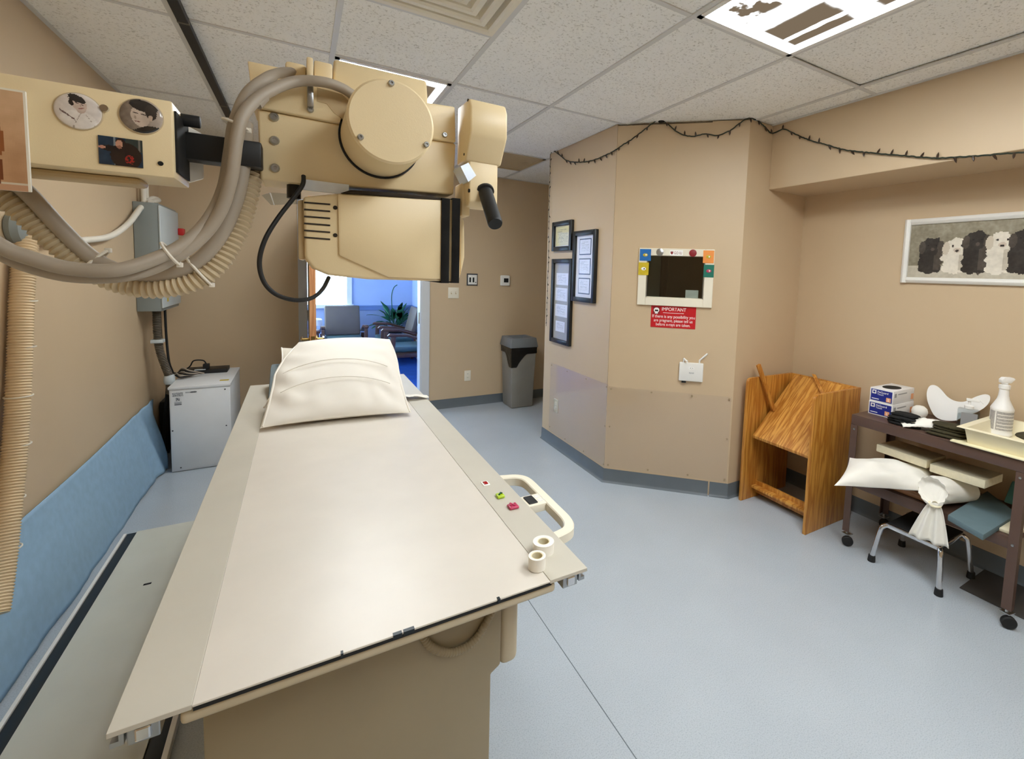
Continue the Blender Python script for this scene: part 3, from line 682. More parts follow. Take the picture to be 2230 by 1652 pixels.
# arm: a box open at the end, black square bar sliding inside it
YA = 1.0
ax1 = PY(377, 300, YA).x; az1 = PY(374, 220, YA).z; az0 = PY(380, 388, YA).z
YA2 = YA + .12
arm = MB().box(-.64, ax1, YA, YA2, az0, az1).build('support_arm', 'beige_enamel', S, bevel=.003)
MB().box(ax1, ax1 + .003, YA + .012, YA2 - .012, az0 + .012, az1 - .012).build('arm_opening', 'dark_void', arm, smooth=0)
MB().prism([(ax1 - .02, YA2, az1), (ax1 + .022, YA2, az1 - .02), (ax1 + .022, YA2, az0 + .02), (ax1 - .02, YA2, az0)], (0, -.006, 0)).build('end_flange', 'white_enamel', arm, bevel=.003)
MB().box(-.5, ax1 - .05, YA + .04, YA2 - .03, az0 - .012, az0).build('slide_cover', 'beige_dark', arm, bevel=.006)
p = PY(350, 356, YA); MB().cyl((p.x, YA - .0015, p.z), (p.x, YA + .001, p.z), .0036, seg=14).build('screw_hole', 'dark_void', arm)
p = PY(229, 237, YA); MB().cyl((p.x, YA - .006, p.z), (p.x, YA, p.z), .005, seg=12).build('screw', 'chrome', arm)
p = PY(405, 262, YA + .07); MB().cyl((ax1 - .004, YA + .07, p.z), (ax1 + .026, YA + .07, p.z), .0105, seg=16).build('lock_knob', 'black_rubber', arm, bevel=.002)
bz1, bz0 = PY(470, 300, 1.10).z, PY(470, 357, 1.10).z
MB().box(ax1 - .1, PY(575, 330, 1.15).x, 1.08, 1.125, bz0, bz1).build('inner_arm', 'black_metal', S, bevel=.004)
# head bracket
YH = 1.12
def F(x, y, Y=YH): return PY(x, y, Y)
br = MB().prism([F(560, 237), F(567, 391), F(988, 424), F(993, 312), F(945, 305), F(734, 269)], (0, .10, 0)).build('head_bracket', 'beige_enamel', S, bevel=.005, bseg=3, label='beige front plate of the tube head')
cov = MB().prism([F(549, 231, YH - .008), F(547, 190, YH - .008), F(575, 172, YH - .008), F(640, 168, YH - .008), F(668, 172, YH - .008), F(745, 196, YH - .008), F(940, 224, YH - .008), F(991, 232, YH - .008), F(993, 310, YH - .008), F(945, 303, YH - .008), F(734, 267, YH - .008)], (0, .11, 0)).build('upper_cover', 'beige_enamel', S, bevel=.004, bseg=3)
for (x, y) in ((597, 255), (598, 306), (599, 366), (676, 239), (968, 294)):
    q = F(x, y, YH - (.008 if y < 300 and x > 650 else 0)); r_ = .0085 if x < 620 else .0062
    par = br if x < 620 else cov
    MB().lathe([(r_, 0), (r_, .003), (r_ * .75, .006), (r_ * .45, .006), (r_ * .4, .0035), (.0006, .0035)], q, 16, axis=(0, -1, 0)).build('screw', 'steel', par)
MB().prism([F(539, 132, 1.19), F(610, 147, 1.19), F(625, 235, 1.19), F(552, 232, 1.19)], (0, .012, 0)).build('back_fin', 'beige_enamel', S, bevel=.002)
MB().box(F(622, 160, 1.17).x, F(667, 160, 1.17).x, 1.15, 1.22, F(640, 200, 1.17).z, F(640, 142, 1.17).z).build('cable_stub', 'beige_enamel', S, bevel=.006)
MB().box(F(668, 160, 1.11).x, F(682, 160, 1.11).x, 1.10, 1.20, F(672, 222, 1.11).z, F(672, 127, 1.11).z).build('cable_flange', 'beige_enamel', S, bevel=.003)
MB().box(F(684, 160, 1.15).x, F(724, 160, 1.15).x, 1.15, 1.24, F(700, 200, 1.15).z, F(700, 133, 1.15).z).build('cable_block', 'beige_enamel', S, bevel=.004)
MB().box(F(669, 215, 1.105).x, F(683, 215, 1.105).x, 1.098, 1.11, F(675, 232, 1.1).z, F(675, 180, 1.1).z).build('clamp', 'steel', cov, bevel=.002)
MB().prism([F(690, 190, YH - .009), F(745, 205, YH - .009), F(765, 225, YH - .009), F(750, 262, YH - .009), F(728, 246, YH - .009), F(712, 226, YH - .009), F(690, 220, YH - .009)], (0, .004, 0)).build('recess_shade', 'beige_dark', cov)  # flat darker piece, colours in the shade of the notch under the cable
# hood: front slopes back towards its top
h0, h1 = F(722, 275, 1.125), F(938, 300, 1.125); tz0, tz1 = F(727, 127, 1.19), F(930, 175, 1.19)
MB().add([h0, h1, tz1, tz0, h0 + V((0, .14, 0)), h1 + V((0, .14, 0)), tz1 + V((0, .075, 0)), tz0 + V((0, .075, 0))], [(0, 1, 2, 3), (5, 4, 7, 6), (0, 4, 5, 1), (3, 2, 6, 7), (0, 3, 7, 4), (1, 5, 6, 2)]).build('hood', 'beige_enamel', S, bevel=.007, bseg=3)
# pivot drum
cF, cB = F(849, 266, .965), None
rd = (F(947, 266, .965).x - F(753, 266, .965).x) / 2 * .985
cF = V(((F(947, 266, .965).x + F(753, 266, .965).x) / 2, .965, F(850, 264, .965).z))
drum = MB().lathe([(rd - .004, 0), (rd, .004), (rd, .155), (rd * .98, .155)], cF, 56, axis=(0, 1, 0)).build('pivot_drum', 'beige_enamel', S, smooth=40)
MB().lathe([(rd + .0005, .147), (rd + .004, .147), (rd + .004, .154), (rd + .0005, .154), (rd + .0005, .147)], cF, 56, axis=(0, 1, 0)).build('drum_gasket', 'black_rubber', drum)
for (x, y) in ((852, 182), (785, 299), (928, 315)):
    q = F(x, y, .965); MB().lathe([(.0055, 0), (.0055, .004), (.0042, .006), (.0025, .006), (.0022, .003), (.0005, .003)], q, 12, axis=(0, -1, 0)).build('screw', 'steel', drum)
# tube housing below
YL = 1.10
H = [F(660, 428, YL), F(664, 562, YL), F(684, 586, YL), F(715, 599, YL), F(800, 608, YL), F(985, 613, YL), F(1003, 606, YL), F(1000, 440, YL), F(985, 434, YL), F(745, 420, YL)]
hs = MB().prism(H, (0, .19, 0)).build('tube_housing', 'beige_enamel', S, bevel=.006, bseg=3, smooth=40, label='beige tube housing with vents and two black straps')
MB().prism([F(735, 421, YL - .006), F(738, 556, YL - .006), F(846, 604, YL - .006), F(980, 609, YL - .006), F(979, 436, YL - .006), F(745, 423, YL - .006)], (0, .02, 0)).build('front_panel', 'beige_enamel', hs, bevel=.004)
MB().prism([F(648, 436, YL + .012), F(650, 564, YL + .012), F(665, 566, YL + .012), F(662, 434, YL + .012)], (0, .15, 0)).build('side_cover', 'beige_dark', hs, bevel=.003)
for k in range(6):
    ya = 440.5 + 15.2 * k
    a, b_ = F(662, ya, YL), F(719, ya + 4.5, YL)
    MB().prism([a + V((0, -.0012, .0016)), b_ + V((0, -.0012, .0016)), b_ + V((0, -.0012, -.0016)), a + V((0, -.0012, -.0016))], (0, .004, 0)).build('vent_slot', 'slot_dark', hs)
for (x, y) in ((730, 452), (730, 512)):
    MB().cyl(F(x, y, YL) + V((0, -.0015, 0)), F(x, y, YL) + V((0, .002, 0)), .0042, seg=12).build('screw', 'slot_dark', hs)
for (a, b_) in ((957, 976), (980, 998)):
    zt, zb = F(a, 434, YL).z + .003, F(a, 613, YL).z - .003
    xa, xb = F(a + 2, 500, YL).x, F(b_ + 1, 500, YL).x
    MB().box(xa, xb, YL - .009, YL + .194, zb, zb + .003).box(xa, xb, YL - .009, YL + .194, zt - .003, zt).box(xa, xb, YL - .010, YL - .0065, zb, zt).box(xa, xb, YL + .191, YL + .195, zb, zt).build('strap', 'black_fabric', hs, bevel=.001)
MB().prism([F(1001, 470, YL + .01), F(1003, 600, YL + .01), F(1012, 560, YL + .01), F(1011, 480, YL + .01)], (0, .16, 0)).build('end_cap', 'beige_enamel', hs, bevel=.003)
MB().prism([F(741, 420, YL - .004), F(765, 413, YL - .004), F(850, 418, YL - .004), F(960, 430, YL - .004), F(980, 437, YL - .004), F(905, 437, YL - .004), F(880, 430, YL - .004)], (0, .12, 0)).build('yoke', 'slot_dark', S, bevel=.003)
MB().prism([F(663, 390, YH - .004), F(660, 413, YH - .004), F(740, 422, YH - .004), F(760, 414, YH - .004), F(760, 402, YH - .004)], (0, .004, 0)).build('reflector_plate', 'brushed_aluminium', S, smooth=0, label='shiny aluminium plate')
MB().cyl(F(640, 400, 1.16), F(640, 432, 1.16), .013, seg=20).build('focus_post', 'black_metal', S)
mb = MB().prism([F(570, 425, 1.15), F(590, 446, 1.15), F(648, 444, 1.15), F(655, 424, 1.15), F(590, 419, 1.15)], (0, .003, 0)); mb.build('clear_bracket', 'clear_plastic', S, smooth=0, label='clear plastic bracket')
MB().prism([F(587, 420, 1.148), F(596, 446, 1.148), F(598, 446, 1.148), F(590, 420, 1.148)], (0, .004, 0)).build('bracket_edge', 'letter_white', S, smooth=0)
# control grip unit on the right end
YG = 1.03
gx0, gx1 = F(1024, 280, YG).x, F(1105, 280, YG).x
zt, zm, zl, zb = F(1060, 218, YG).z, F(1060, 302, YG).z, F(1050, 356, YG + .035).z, F(1050, 450, YG + .035).z
gu = MB().prism([(gx0, YG + .10, zt + .004), (gx0, YG + .012, zt), (gx0, YG, zt - .02), (gx0, YG - .002, zm + .01), (gx0, YG + .004, zm), (gx0, YG + .035, zl), (gx0, YG + .10, zl)], (gx1 - gx0, 0, 0)).build('grip_housing', 'beige_enamel', S, bevel=.005, bseg=3)
lx0, lx1 = F(1022, 400, YG + .035).x, F(1084, 400, YG + .035).x
MB().prism([(lx0, YG + .036, zl + .01), (lx0, YG + .034, zb + .01), (lx0, YG + .045, zb), (lx0, YG + .10, zb), (lx0, YG + .10, zl + .01)], (lx1 - lx0, 0, 0)).build('grip_base', 'beige_enamel', S, bevel=.004, bseg=3)
MB().prism([F(1003, 362, YG + .03), F(1020, 354, YG + .03), F(1037, 382, YG + .03), F(1020, 396, YG + .03)], (0, .06, 0)).build('corner_plate', 'brushed_aluminium', gu, smooth=0)
MB().box(F(1000, 470, 1.12).x, F(1018, 470, 1.12).x, 1.10, 1.16, F(1008, 472, 1.12).z, F(1008, 400, 1.12).z).build('side_bracket', 'beige_enamel', S, bevel=.004)
for (x, y) in ((1019, 218), (1011, 336)):
    q = PX(x, y, gx0); MB().cyl(q + V((-.001, 0, 0)), q + V((.002, 0, 0)), .003, seg=10).build('screw', 'slot_dark', gu)
q = PX(1021, 415, lx0); MB().cyl(q + V((-.0008, 0, 0)), q + V((.002, 0, 0)), .0045, seg=12).build('port', 'dark_void', gu)
hp0, hp1 = F(1056, 415, YG + .04), F(1079, 488, YG - .05)
MB().tube([hp0, hp0 + (hp1 - hp0) * .06, hp0 + (hp1 - hp0) * .9, hp0 + (hp1 - hp0) * .97, hp1], lambda u: .0165 if u < .9 else .0150, 24).build('grip_handle', 'black_rubber', S, label='black cylindrical grip handle')
MB().lathe([(.021, 0), (.021, .006), (.017, .008)], hp0, 24, axis=hp1 - hp0).build('grip_collar', 'black_rubber', S)
# black loop cable
lp = [F(661, 383, 1.112), F(659, 402, 1.10), F(640, 430, 1.09), F(605, 475, 1.08), F(577, 522, 1.07), F(565, 570, 1.07), F(574, 612, 1.07), F(600, 640, 1.07), (F(640, 653, 1.07)), F(678, 649, 1.08), F(702, 630, 1.10), F(716, 604, 1.14)]
MB().tube(spline(lp, 8), .0042, 10).build('black_lead', 'black_rubber', S)
# hanging hoses between column and head
def hose(pts, r, nm, m_, seg=12): return MB().tube(spline(pts, 10), r, seg).build(nm, m_, S)
hose([PY(-260, 330, .97), PY(-120, 460, .98), F(0, 535, .985), F(60, 560, .985), F(150, 584, .985), F(250, 588, .985), F(330, 566, 1.0), F(400, 532, 1.02), F(455, 478, 1.04), F(488, 410, 1.05), F(502, 330, 1.05), F(512, 270, 1.05), F(540, 205, 1.07), F(580, 172, 1.10), F(612, 160, 1.14), F(640, 158, 1.16)], .0108, 'cable', 'grey_cable')
hose([PY(-260, 350, .99), PY(-120, 480, 1.0), F(0, 550, 1.005), F(60, 578, 1.005), F(150, 600, 1.005), F(250, 602, 1.005), F(330, 585, 1.015), F(400, 548, 1.02), F(450, 505, 1.03), F(485, 450, 1.03), F(505, 380, 1.02), F(516, 300, 1.02), F(533, 245, 1.03), F(575, 205, 1.05), F(640, 178, 1.08), F(700, 178, 1.08), F(745, 192, 1.09), F(775, 212, 1.10)], .0102, 'cable', 'grey_cable')
hose([PY(-150, 330, 1.11), F(0, 380, 1.11), F(60, 420, 1.11), F(130, 495, 1.11), F(200, 560, 1.11), F(270, 592, 1.10), F(350, 597, 1.09), F(425, 573, 1.08), F(480, 513, 1.08), F(515, 430, 1.09), F(532, 340, 1.10), F(535, 270, 1.13)], .0125, 'cable', 'grey_cable')
mb = MB(); corrugated(mb, [PY(-150, 350, 1.12), F(0, 425, 1.12), F(60, 470, 1.12), F(130, 535, 1.12), F(200, 588, 1.12), F(270, 618, 1.11), F(345, 627, 1.10), F(420, 612, 1.09), F(475, 572, 1.09), F(515, 505, 1.10), F(538, 430, 1.12), F(548, 370, 1.14)], .0195, .0095, .0045, seg=18)
mb.build('corrugated_hose', 'beige_hose', S, label='corrugated beige hose')
MB().tube([F(545 + 4 * k, 207 - 8 * k, 1.055) for k in range(0)] or [F(573, 208, 1.052), F(556, 226, 1.045)], .0114, 14).build('cable_sleeve', 'grey_cable', S)
def tie(x, y, Y, ang, w):
    c = F(x, y, Y); u = V((math.cos(ang), 0, math.sin(ang)))
    ring = [c + u * (w * math.cos(q)) + V((0, .0165 * math.sin(q), 0)) for q in [2 * PI * k / 24 for k in range(24)]]
    o = MB().tube(ring, .0026, 6, closed=True).build('cable_tie', 'white_cable', S)
    e = c + u * w; MB().box(e.x - .004, e.x + .004, e.y - .006, e.y + .004, e.z - .004, e.z + .004).build('tie_head', 'white_cable', o, bevel=.001)
    return o
tie(514, 272, 1.04, -.35, .020); tie(372, 553, 1.015, -1.0, .021); tie(432, 588, 1.085, -.95, .033); tie(200, 575, 1.115, .85, .033)

# ------------------------------------------------------------------ badges and pictures stuck on the arm
def ell(u, v, cx, cy, rx, ry, rot=0.0):
    a, b_ = u - cx, v - cy; c, s = math.cos(rot), math.sin(rot); a, b_ = a * c + b_ * s, -a * s + b_ * c
    return (a / rx) ** 2 + (b_ / ry) ** 2 < 1
def disc_print(name, cx, cz, r, Y, fn, parent, n=56):
    """domed round badge; print colours by face"""
    mb = MB(); rings = 26; seg = 72; vs = [V((cx, Y - .006, cz))]; fs = []; cols = []
    for i in range(1, rings + 1):
        q = i / rings
        vs += [V((cx + r * q * math.cos(2 * PI * k / seg), Y - .0015 - .0045 * math.sqrt(max(0, 1 - q ** 2.5)), cz + r * q * math.sin(2 * PI * k / seg))) for k in range(seg)]
    for k in range(seg): fs.append((0, 1 + (k + 1) % seg, 1 + k))
    for i in range(1, rings):
        for k in range(seg):
            a = 1 + (i - 1) * seg + k; b_ = 1 + (i - 1) * seg + (k + 1) % seg; fs.append((a, b_, b_ + seg, a + seg))
    mb.add(vs, fs); o = mb.build(name, 'print_gloss', parent, smooth=40); at = o.data.color_attributes.new('print', 'FLOAT_COLOR', 'CORNER'); data = []
    for p in o.data.polygons:
        c = sum((o.data.vertices[i].co for i in p.vertices), V((0, 0, 0))) / len(p.vertices) + ORG[o.name]
        data += list(lin(fn((c.x - cx) / r, (c.z - cz) / r)) + (1.0,)) * len(p.vertices)
    at.data.foreach_set('color', data); return o
def face_a(u, v):          # smiling half figure in a pale jacket
    n = 10 * fbm(u * 3, v * 3, 2)
    c = (222 + n, 212 + n, 204 + n)
    if ell(u, v, .0, -.55, .75, .55): c = (232 + n, 224 + n, 216 + n)
    if ell(u, v, .16, .10, .20, .24): c = (196 + n, 174 + n, 160 + n)
    if ell(u, v, .08, .36, .30, .40, .45): c = (206 + n, 184 + n, 170 + n)
    if ell(u, v, -.02, .66, .40, .20, -.45) and v > .46 - .25 * u: c = (44, 38, 38)
    if ell(u, v, -.24, .42, .10, .20, .2): c = (50, 42, 40)
    if ell(u, v, .0, .42, .065, .025, -.4) or ell(u, v, .22, .34, .065, .025, -.4): c = (84, 66, 60)
    if ell(u, v, .14, .28, .03, .07): c = (182, 156, 142)
    if ell(u, v, .16, .14, .13, .035, .25): c = (150, 104, 98)
    if abs((v + .30) + .75 * (u + .40)) < .045 and -.72 < u < -.12: c = (120, 98, 92)
    if v < -.10 and abs((u - .16) - (v + .1) * .45) < .018: c = (182, 168, 158)
    if v < -.15 and abs((u - .30) + (v + .1) * .6) < .016: c = (190, 176, 166)
    return c
def face_b(u, v):          # three-quarter portrait, dark hair and collar
    n = 14 * fbm(u * 3, v * 3, 7)
    c = (148 + n + 30 * u, 134 + n + 30 * u, 122 + n + 30 * u)
    if ell(u, v, -.02, -.05, .42, .62, .15): c = (206 + n - 50 * max(0, u), 188 + n - 50 * max(0, u), 172 + n - 50 * max(0, u))
    if ell(u, v, .12, .58, .66, .34, -.25) and v > .24: c = (46, 40, 38)
    if ell(u, v, .46, .26, .26, .44, .1): c = (52, 45, 42)
    if ell(u, v, .44, -.08, .10, .17): c = (190, 168, 150)
    if ell(u, v, -.22, .12, .13, .03, -.2) or ell(u, v, .12, .08, .13, .03, -.2): c = (64, 52, 48)
    if ell(u, v, -.25, -.14, .05, .10): c = (168, 148, 132)
    if ell(u, v, -.16, -.36, .14, .035, -.1): c = (140, 104, 96)
    if v < -.55 and v < -.62 + .5 * (u - .1): c = (40, 36, 34)
    return c
for (x, y, rr, fn, lab) in ((172, 243, 58, face_a, 'round pin badge with a smiling figure in a pale jacket, on the arm'), (309, 254, 50, face_b, 'round pin badge with a dark-haired portrait in three-quarter view, on the arm')):
    q = PY(x, y, YA); r_ = .0262
    t = thing('pin_badge', lab, 'badge', (q.x, YA, q.z - r_), 'badges stuck on the arm')
    disc_print('picture', q.x, q.z, r_, YA - .0005, fn, t)
    MB().lathe([(r_, 0), (r_ + .0008, -.0008), (r_ + .0008, -.002), (r_, -.0026)], (q.x, YA, q.z), 60, axis=(0, 1, 0)).build('rim', 'beige_hose', t)
def magnet_fn(u, v):
    n = 10 * fbm(u * 4, v * 4, 4)
    c = (30 + n, 52 + n, 72 + n)
    if .33 < u < .39: c = (120, 132, 140)
    if u > .62 and v > .55: c = (52, 62, 60)
    if .90 < u < .95 and v > .3: c = (120, 116, 110)
    if ell(u, v, .62, .36, .36, .48): c = (42 + n, 32 + n, 30)
    if ell(u, v, .28, .58, .26, .11, -.12): c = (34, 28, 30)
    if ell(u, v, .08, .60, .08, .05): c = (196, 140, 120)
    if ell(u, v, .50, .78, .12, .20): c = (40, 28, 26)
    if ell(u, v, .47, .77, .085, .15): c = (196, 146, 122)
    if ell(u, v, .47, .66, .06, .06): c = (150, 106, 88)
    if ell(u, v, .70, .24, .11, .17) and fbm(u * 14, v * 14, 1) > -.12: c = (150, 40, 36)
    return c
a, b_ = PY(217, 356, YA), PY(309, 282, YA)
w, h = b_.x - a.x, .0262 * 1.62
t = thing('photo_magnet', 'small square photo magnet of a person pointing, below the badges', 'magnet', (a.x + w / 2, YA, a.z))
MB().box(a.x, a.x + w, YA - .0012, YA - .0001, a.z, a.z + h).build('backing', 'black_rubber', t, smooth=0)
painted('picture', (a.x, YA - .0022, a.z), (w, 0, 0), (0, 0, h), 44, 44, magnet_fn, 'print_gloss', t)
def sepia_fn(u, v):
    n = 16 * fbm(u * 3, v * 4, 9)
    c = (214 + n - 26 * (1 - v), 176 + n - 34 * (1 - v), 138 + n - 36 * (1 - v))
    if v < .09: c = (210, 196, 172)
    if ell(u, v, .68, .66, .06, .07): c = (150, 92, 52)
    if ell(u, v, .66, .48, .12, .18): c = (150, 88, 46)
    if ell(u, v, .64, .20, .035, .17) or ell(u, v, .71, .20, .035, .17): c = (116, 62, 32)
    if v < .06: c = (196, 150, 116)
    if u > .975 or v > .985: c = (240, 232, 214)
    return c
a, b_ = PY(66, 414, YA - .006), PY(56, 192, YA - .006)
zt_, zb_ = az1 - .022, PY(40, 416, YA - .006).z
xr = (a.x + b_.x) / 2
t = thing('photo_print', 'sepia photo print of a standing figure hanging over the arm', 'photo', (xr - .05, YA, zb_))
MB().box(xr - .105, xr, YA - .0056, YA - .0012, zb_, zt_).build('paper', 'white_cotton', t, bevel=.001)
painted('picture', (xr - .105, YA - .0062, zb_), (.105, 0, 0), (0, 0, zt_ - zb_), 40, 50, sepia_fn, 'print', t)

# ------------------------------------------------------------------ left wall: hose, fitting, panel, cloth, cabinet
t = thing('wall_hose', 'vertical corrugated beige hose strapped down the wall', 'hose', (-.94, 2.5, .02))
hp = [PX(80, 475, -.93), PX(72, 492, -.945), PX(57, 530, -.945), PX(48, 640, -.945), PX(44, 760, -.945), PX(40, 850, -.945), PX(32, 980, -.945), PX(20, 1100, -.94), PX(6, 1230, -.93), PX(-10, 1340, -.92)]
mb = MB(); corrugated(mb, hp, .036, .011, .005, seg=18); mb.build('hose', 'pale_hose', t)
for (x, y) in ((50, 655), (47, 755), (40, 862), (36, 968), (22, 1086), (14, 1195)):
    q = PX(x, y, -.945); MB().tube([q + V((.0375 * math.cos(w_), .0375 * math.sin(w_), 0)) for w_ in [2 * PI * k / 24 for k in range(24)]], .003, 6, closed=True).box(q.x - .008, q.x + .002, q.y + .036, q.y + .056, q.z - .003, q.z + .003).build('strap', 'white_cable', t)
q = PX(44, 500, -.965)
t = thing('cable_outlet', 'grey rounded cable outlet fitting on the wall above the hose', 'conduit fitting', (q.x, q.y, q.z - .05))
MB().lathe([(.001, 0), (.06, .002), (.066, .02), (.056, .04), (.03, .052), (.001, .054)], (-.985, q.y - .02, q.z + .005), 28, axis=(1, 0, 0)).build('dome', 'panel_grey', t)
MB().cyl((-.935, q.y - .02, q.z + .015), (-.928, q.y - .02, q.z + .015), .008, seg=12).build('screw', 'steel', t)
MB().box(-.98, -.93, q.y + .05, q.y + .12, q.z - .05, q.z - .02).build('elbow', 'panel_light', t, bevel=.006)
t = thing('white_conduit', 'white flexible conduit looping along the wall to the grey panel', 'conduit', (-.95, 3.6, 1.6))
MB().tube(spline([PX(105, 527, -.955), PX(130, 524, -.955), PX(180, 523, -.955), PX(240, 514, -.955), PX(280, 486, -.95), PX(308, 450, -.94), PX(330, 432, -.93), PX(345, 436, -.92), (-.90, 4.37, 1.925)], 8), .017, 12).build('sheath', 'white_cable', t)
t = thing('wall_conduit', 'pair of white pipes rising from the grey panel to the ceiling', 'conduit', (-.94, 4.42, 1.91))
for y in (4.40, 4.47): MB().cyl((-.945, y, 1.90), (-.945, y, ZC - .003), .015, seg=12).build('pipe', 'white_cable', t)
t = thing('electrical_panel', 'grey electrical panel box on the wall near the corner', 'electrical panel', (-.92, 4.55, 1.155))
bx = MB().box(-.983, -.850, 4.30, 4.84, 1.157, 1.915).build('box', 'panel_grey', t, bevel=.004)
dr = MB().box(-.850, -.838, 4.295, 4.845, 1.18, 1.90).build('door', 'panel_light', t, bevel=.004)
q = PX(395, 503, -.82); MB().box(-.838, -.80, q.y - .03, q.y + .03, q.z - .035, q.z + .02).build('switch_handle', 'red_plastic', dr, bevel=.006)
for k in range(3):
    MB().box(-.838, -.8372, 4.40 + .0 * k, 4.44, 1.22 + .04 * k, 1.25 + .04 * k).build('warning_sticker', 'sticker_yellow', dr, smooth=0)
t = thing('flexible_conduit', 'flexible metal conduit dropping from the panel behind the white cabinet', 'conduit', (-.88, 4.4, .5))
mb = MB(); corrugated(mb, [(-.90, 4.40, 1.150), (-.90, 4.40, 1.0), (-.895, 4.41, .88), (-.875, 4.43, .76), (-.855, 4.45, .66), (-.85, 4.46, .52)], .026, .012, .006, seg=14); mb.build('sheath', 'dark_conduit', t)
MB().box(-.935, -.865, 4.37, 4.44, .92, .945).build('clamp', 'panel_light', t, bevel=.003)
MB().lathe([(.028, 0), (.034, .02), (.034, .05), (.028, .07)], (-.853, 4.455, .60), 18).build('coupling', 'panel_light', t)
for dy, dx, lab in ((.06, .02, 'thin black cable beside the flexible conduit under the grey panel'), (.12, .05, 'loose black cable hanging clear of the wall under the grey panel'), (.17, .01, 'black cable hanging against the wall under the grey panel')):
    c = MB().tube(spline([(-.93 + dx, 4.42 + dy, 1.15), (-.93 + dx, 4.43 + dy, .95), (-.92 + dx, 4.43 + dy, .75), (-.90 + dx, 4.46 + dy, .60), (-.92 + dx * .5, 4.50 + dy, .3), (-.93 + dx * .5, 4.5 + dy, .02)], 6), .008, 8)
    tag(c.build('power_cable', 'black_rubber'), lab, 'cable', 'black cables under the panel')
# cloth hung along the wall
def cloth(u, v):
    y = 1.85 + (4.56 - 1.85) * u - .24 * (u ** 8) * (1 - v)
    f = (1 - v)
    far = max(0, (u - .72) / .28)
    x = -.968 + (.082 + .03 * far) * f ** 1.15 + .006 * f * math.sin(22 * u + 3 * fbm(u * 5, 1)) + .010 * f * fbm(u * 7, v * 1.5, 3) + .017 * far * math.sin(70 * u + 5 * v) * (.35 + .65 * v * f * 4)
    z = .003 + .465 * v + .006 * math.sin(9 * u)
    return V((x, y, z))
mb = MB().grid(120, 24, cloth); o = mb.build('wall_cloth', 'blue_cloth', smooth=80)
sm = o.modifiers.new('thickness', 'SOLIDIFY'); sm.thickness = .004; sm.offset = -1
tag(o, 'blue cloth hung low along the wall beside the floor track', 'cloth')
tag(MB().box(-.975, -.86, 4.74, 4.97, .002, .40).build('shadow_filler', 'black_rubber', bevel=.01), 'black filler box standing in for shadow and cables behind the white cabinet', 'box')  # dark filler for the shadow and black cables in this gap
# white generator cabinet
t = thing('generator_cabinet', 'white metal generator cabinet in the corner', 'cabinet', (-.63, 4.5, 0))
X0, X1, Y0, Y1, Zt = -.812, -.462, 4.215, 4.84, .625
bd = MB().box(X0, X1, Y0, Y1, .004, Zt - .02).build('body', 'cabinet_white', t, bevel=.003)
MB().box(X0 - .006, X1 + .004, Y0 - .008, Y1, Zt - .02, Zt).build('lid', 'cabinet_white', t, bevel=.004)
pn = MB().box(X0 + .006, X1 - .006, Y0 - .004, Y0, .015, Zt - .028).build('front_panel', 'cabinet_white', t, bevel=.0015)
for (x, y) in ((490, 847), (493, 926), (376, 938), (394, 1018)):
    q = PY(x, y, Y0 - .004); MB().cyl((q.x, Y0 - .0055, q.z), (q.x, Y0 - .003, q.z), .005, seg=10).build('screw', 'letter_dark', pn)
def label_fn(u, v):
    return (120, 124, 128) if (abs(math.sin(v * 22)) > .55 and fbm(u * 16, v * 9, 3) > -.05) else (214, 216, 218)
painted('label_plate', (X0 + .018, Y0 - .0045, .585 - .03), (.06, 0, 0), (0, 0, .028), 30, 14, label_fn, 'print', pn)
painted('label_plate', (X0 + .028, Y0 - .0045, .47 + .02), (.04, 0, 0), (0, 0, .055), 24, 24, lambda u, v: (70, 74, 80) if (v > .6 and .2 < u < .75 and fbm(u * 9, v * 9) > -.1) or (v < .45 and abs(math.sin(v * 16)) > .6) else (214, 216, 218), 'print', pn)
painted('label_plate', (X0 + .09, Y0 - .0045, .572), (.065, 0, 0), (0, 0, .014), 30, 8, lambda u, v: (90, 92, 96) if u > .4 and ell(u, v, .7, .5, .3, .4) else ((168, 170, 174) if abs(v - .5) < .2 else (214, 216, 218)), 'print', pn)
q = PZ(493, 827, Zt); MB().box(q.x - .04, q.x + .015, q.y - .02, q.y + .02, Zt, Zt + .001).build('yellow_sticker', 'sticker_yellow', t, smooth=0)
a, b_ = PZ(402, 816, Zt), PZ(499, 804, Zt)
t = thing('network_box', 'flat black network box lying on the white cabinet', 'electronics', ((a.x + b_.x) / 2, a.y + .05, Zt))
MB().box(a.x, b_.x, a.y, a.y + .16, Zt, Zt + .030).build('case', 'black_metal', t, bevel=.003)
MB().box(a.x + .06, b_.x - .14, a.y - .001, a.y + .03, Zt + .03, Zt + .034).build('label_strip', 'panel_light', t, smooth=0)
MB().box(b_.x - .16, b_.x - .12, a.y + .02, a.y + .07, Zt + .03, Zt + .072).build('plug', 'black_rubber', t, bevel=.004)
MB().tube(spline([(b_.x - .14, a.y + .045, Zt + .07), (b_.x - .16, a.y + .045, Zt + .10), (b_.x - .22, a.y + .05, Zt + .10), (a.x + .02, a.y + .06, Zt + .05), (a.x - .05, a.y + .05, Zt + .01), (a.x - .1, a.y + .06, Zt + .02)], 6), .005, 8).build('lead', 'black_rubber', t)
t = thing('cable_tangle', 'tangle of grey and black leads at the edge of the white cabinet', 'cable', (X0 + .03, 4.5, Zt))
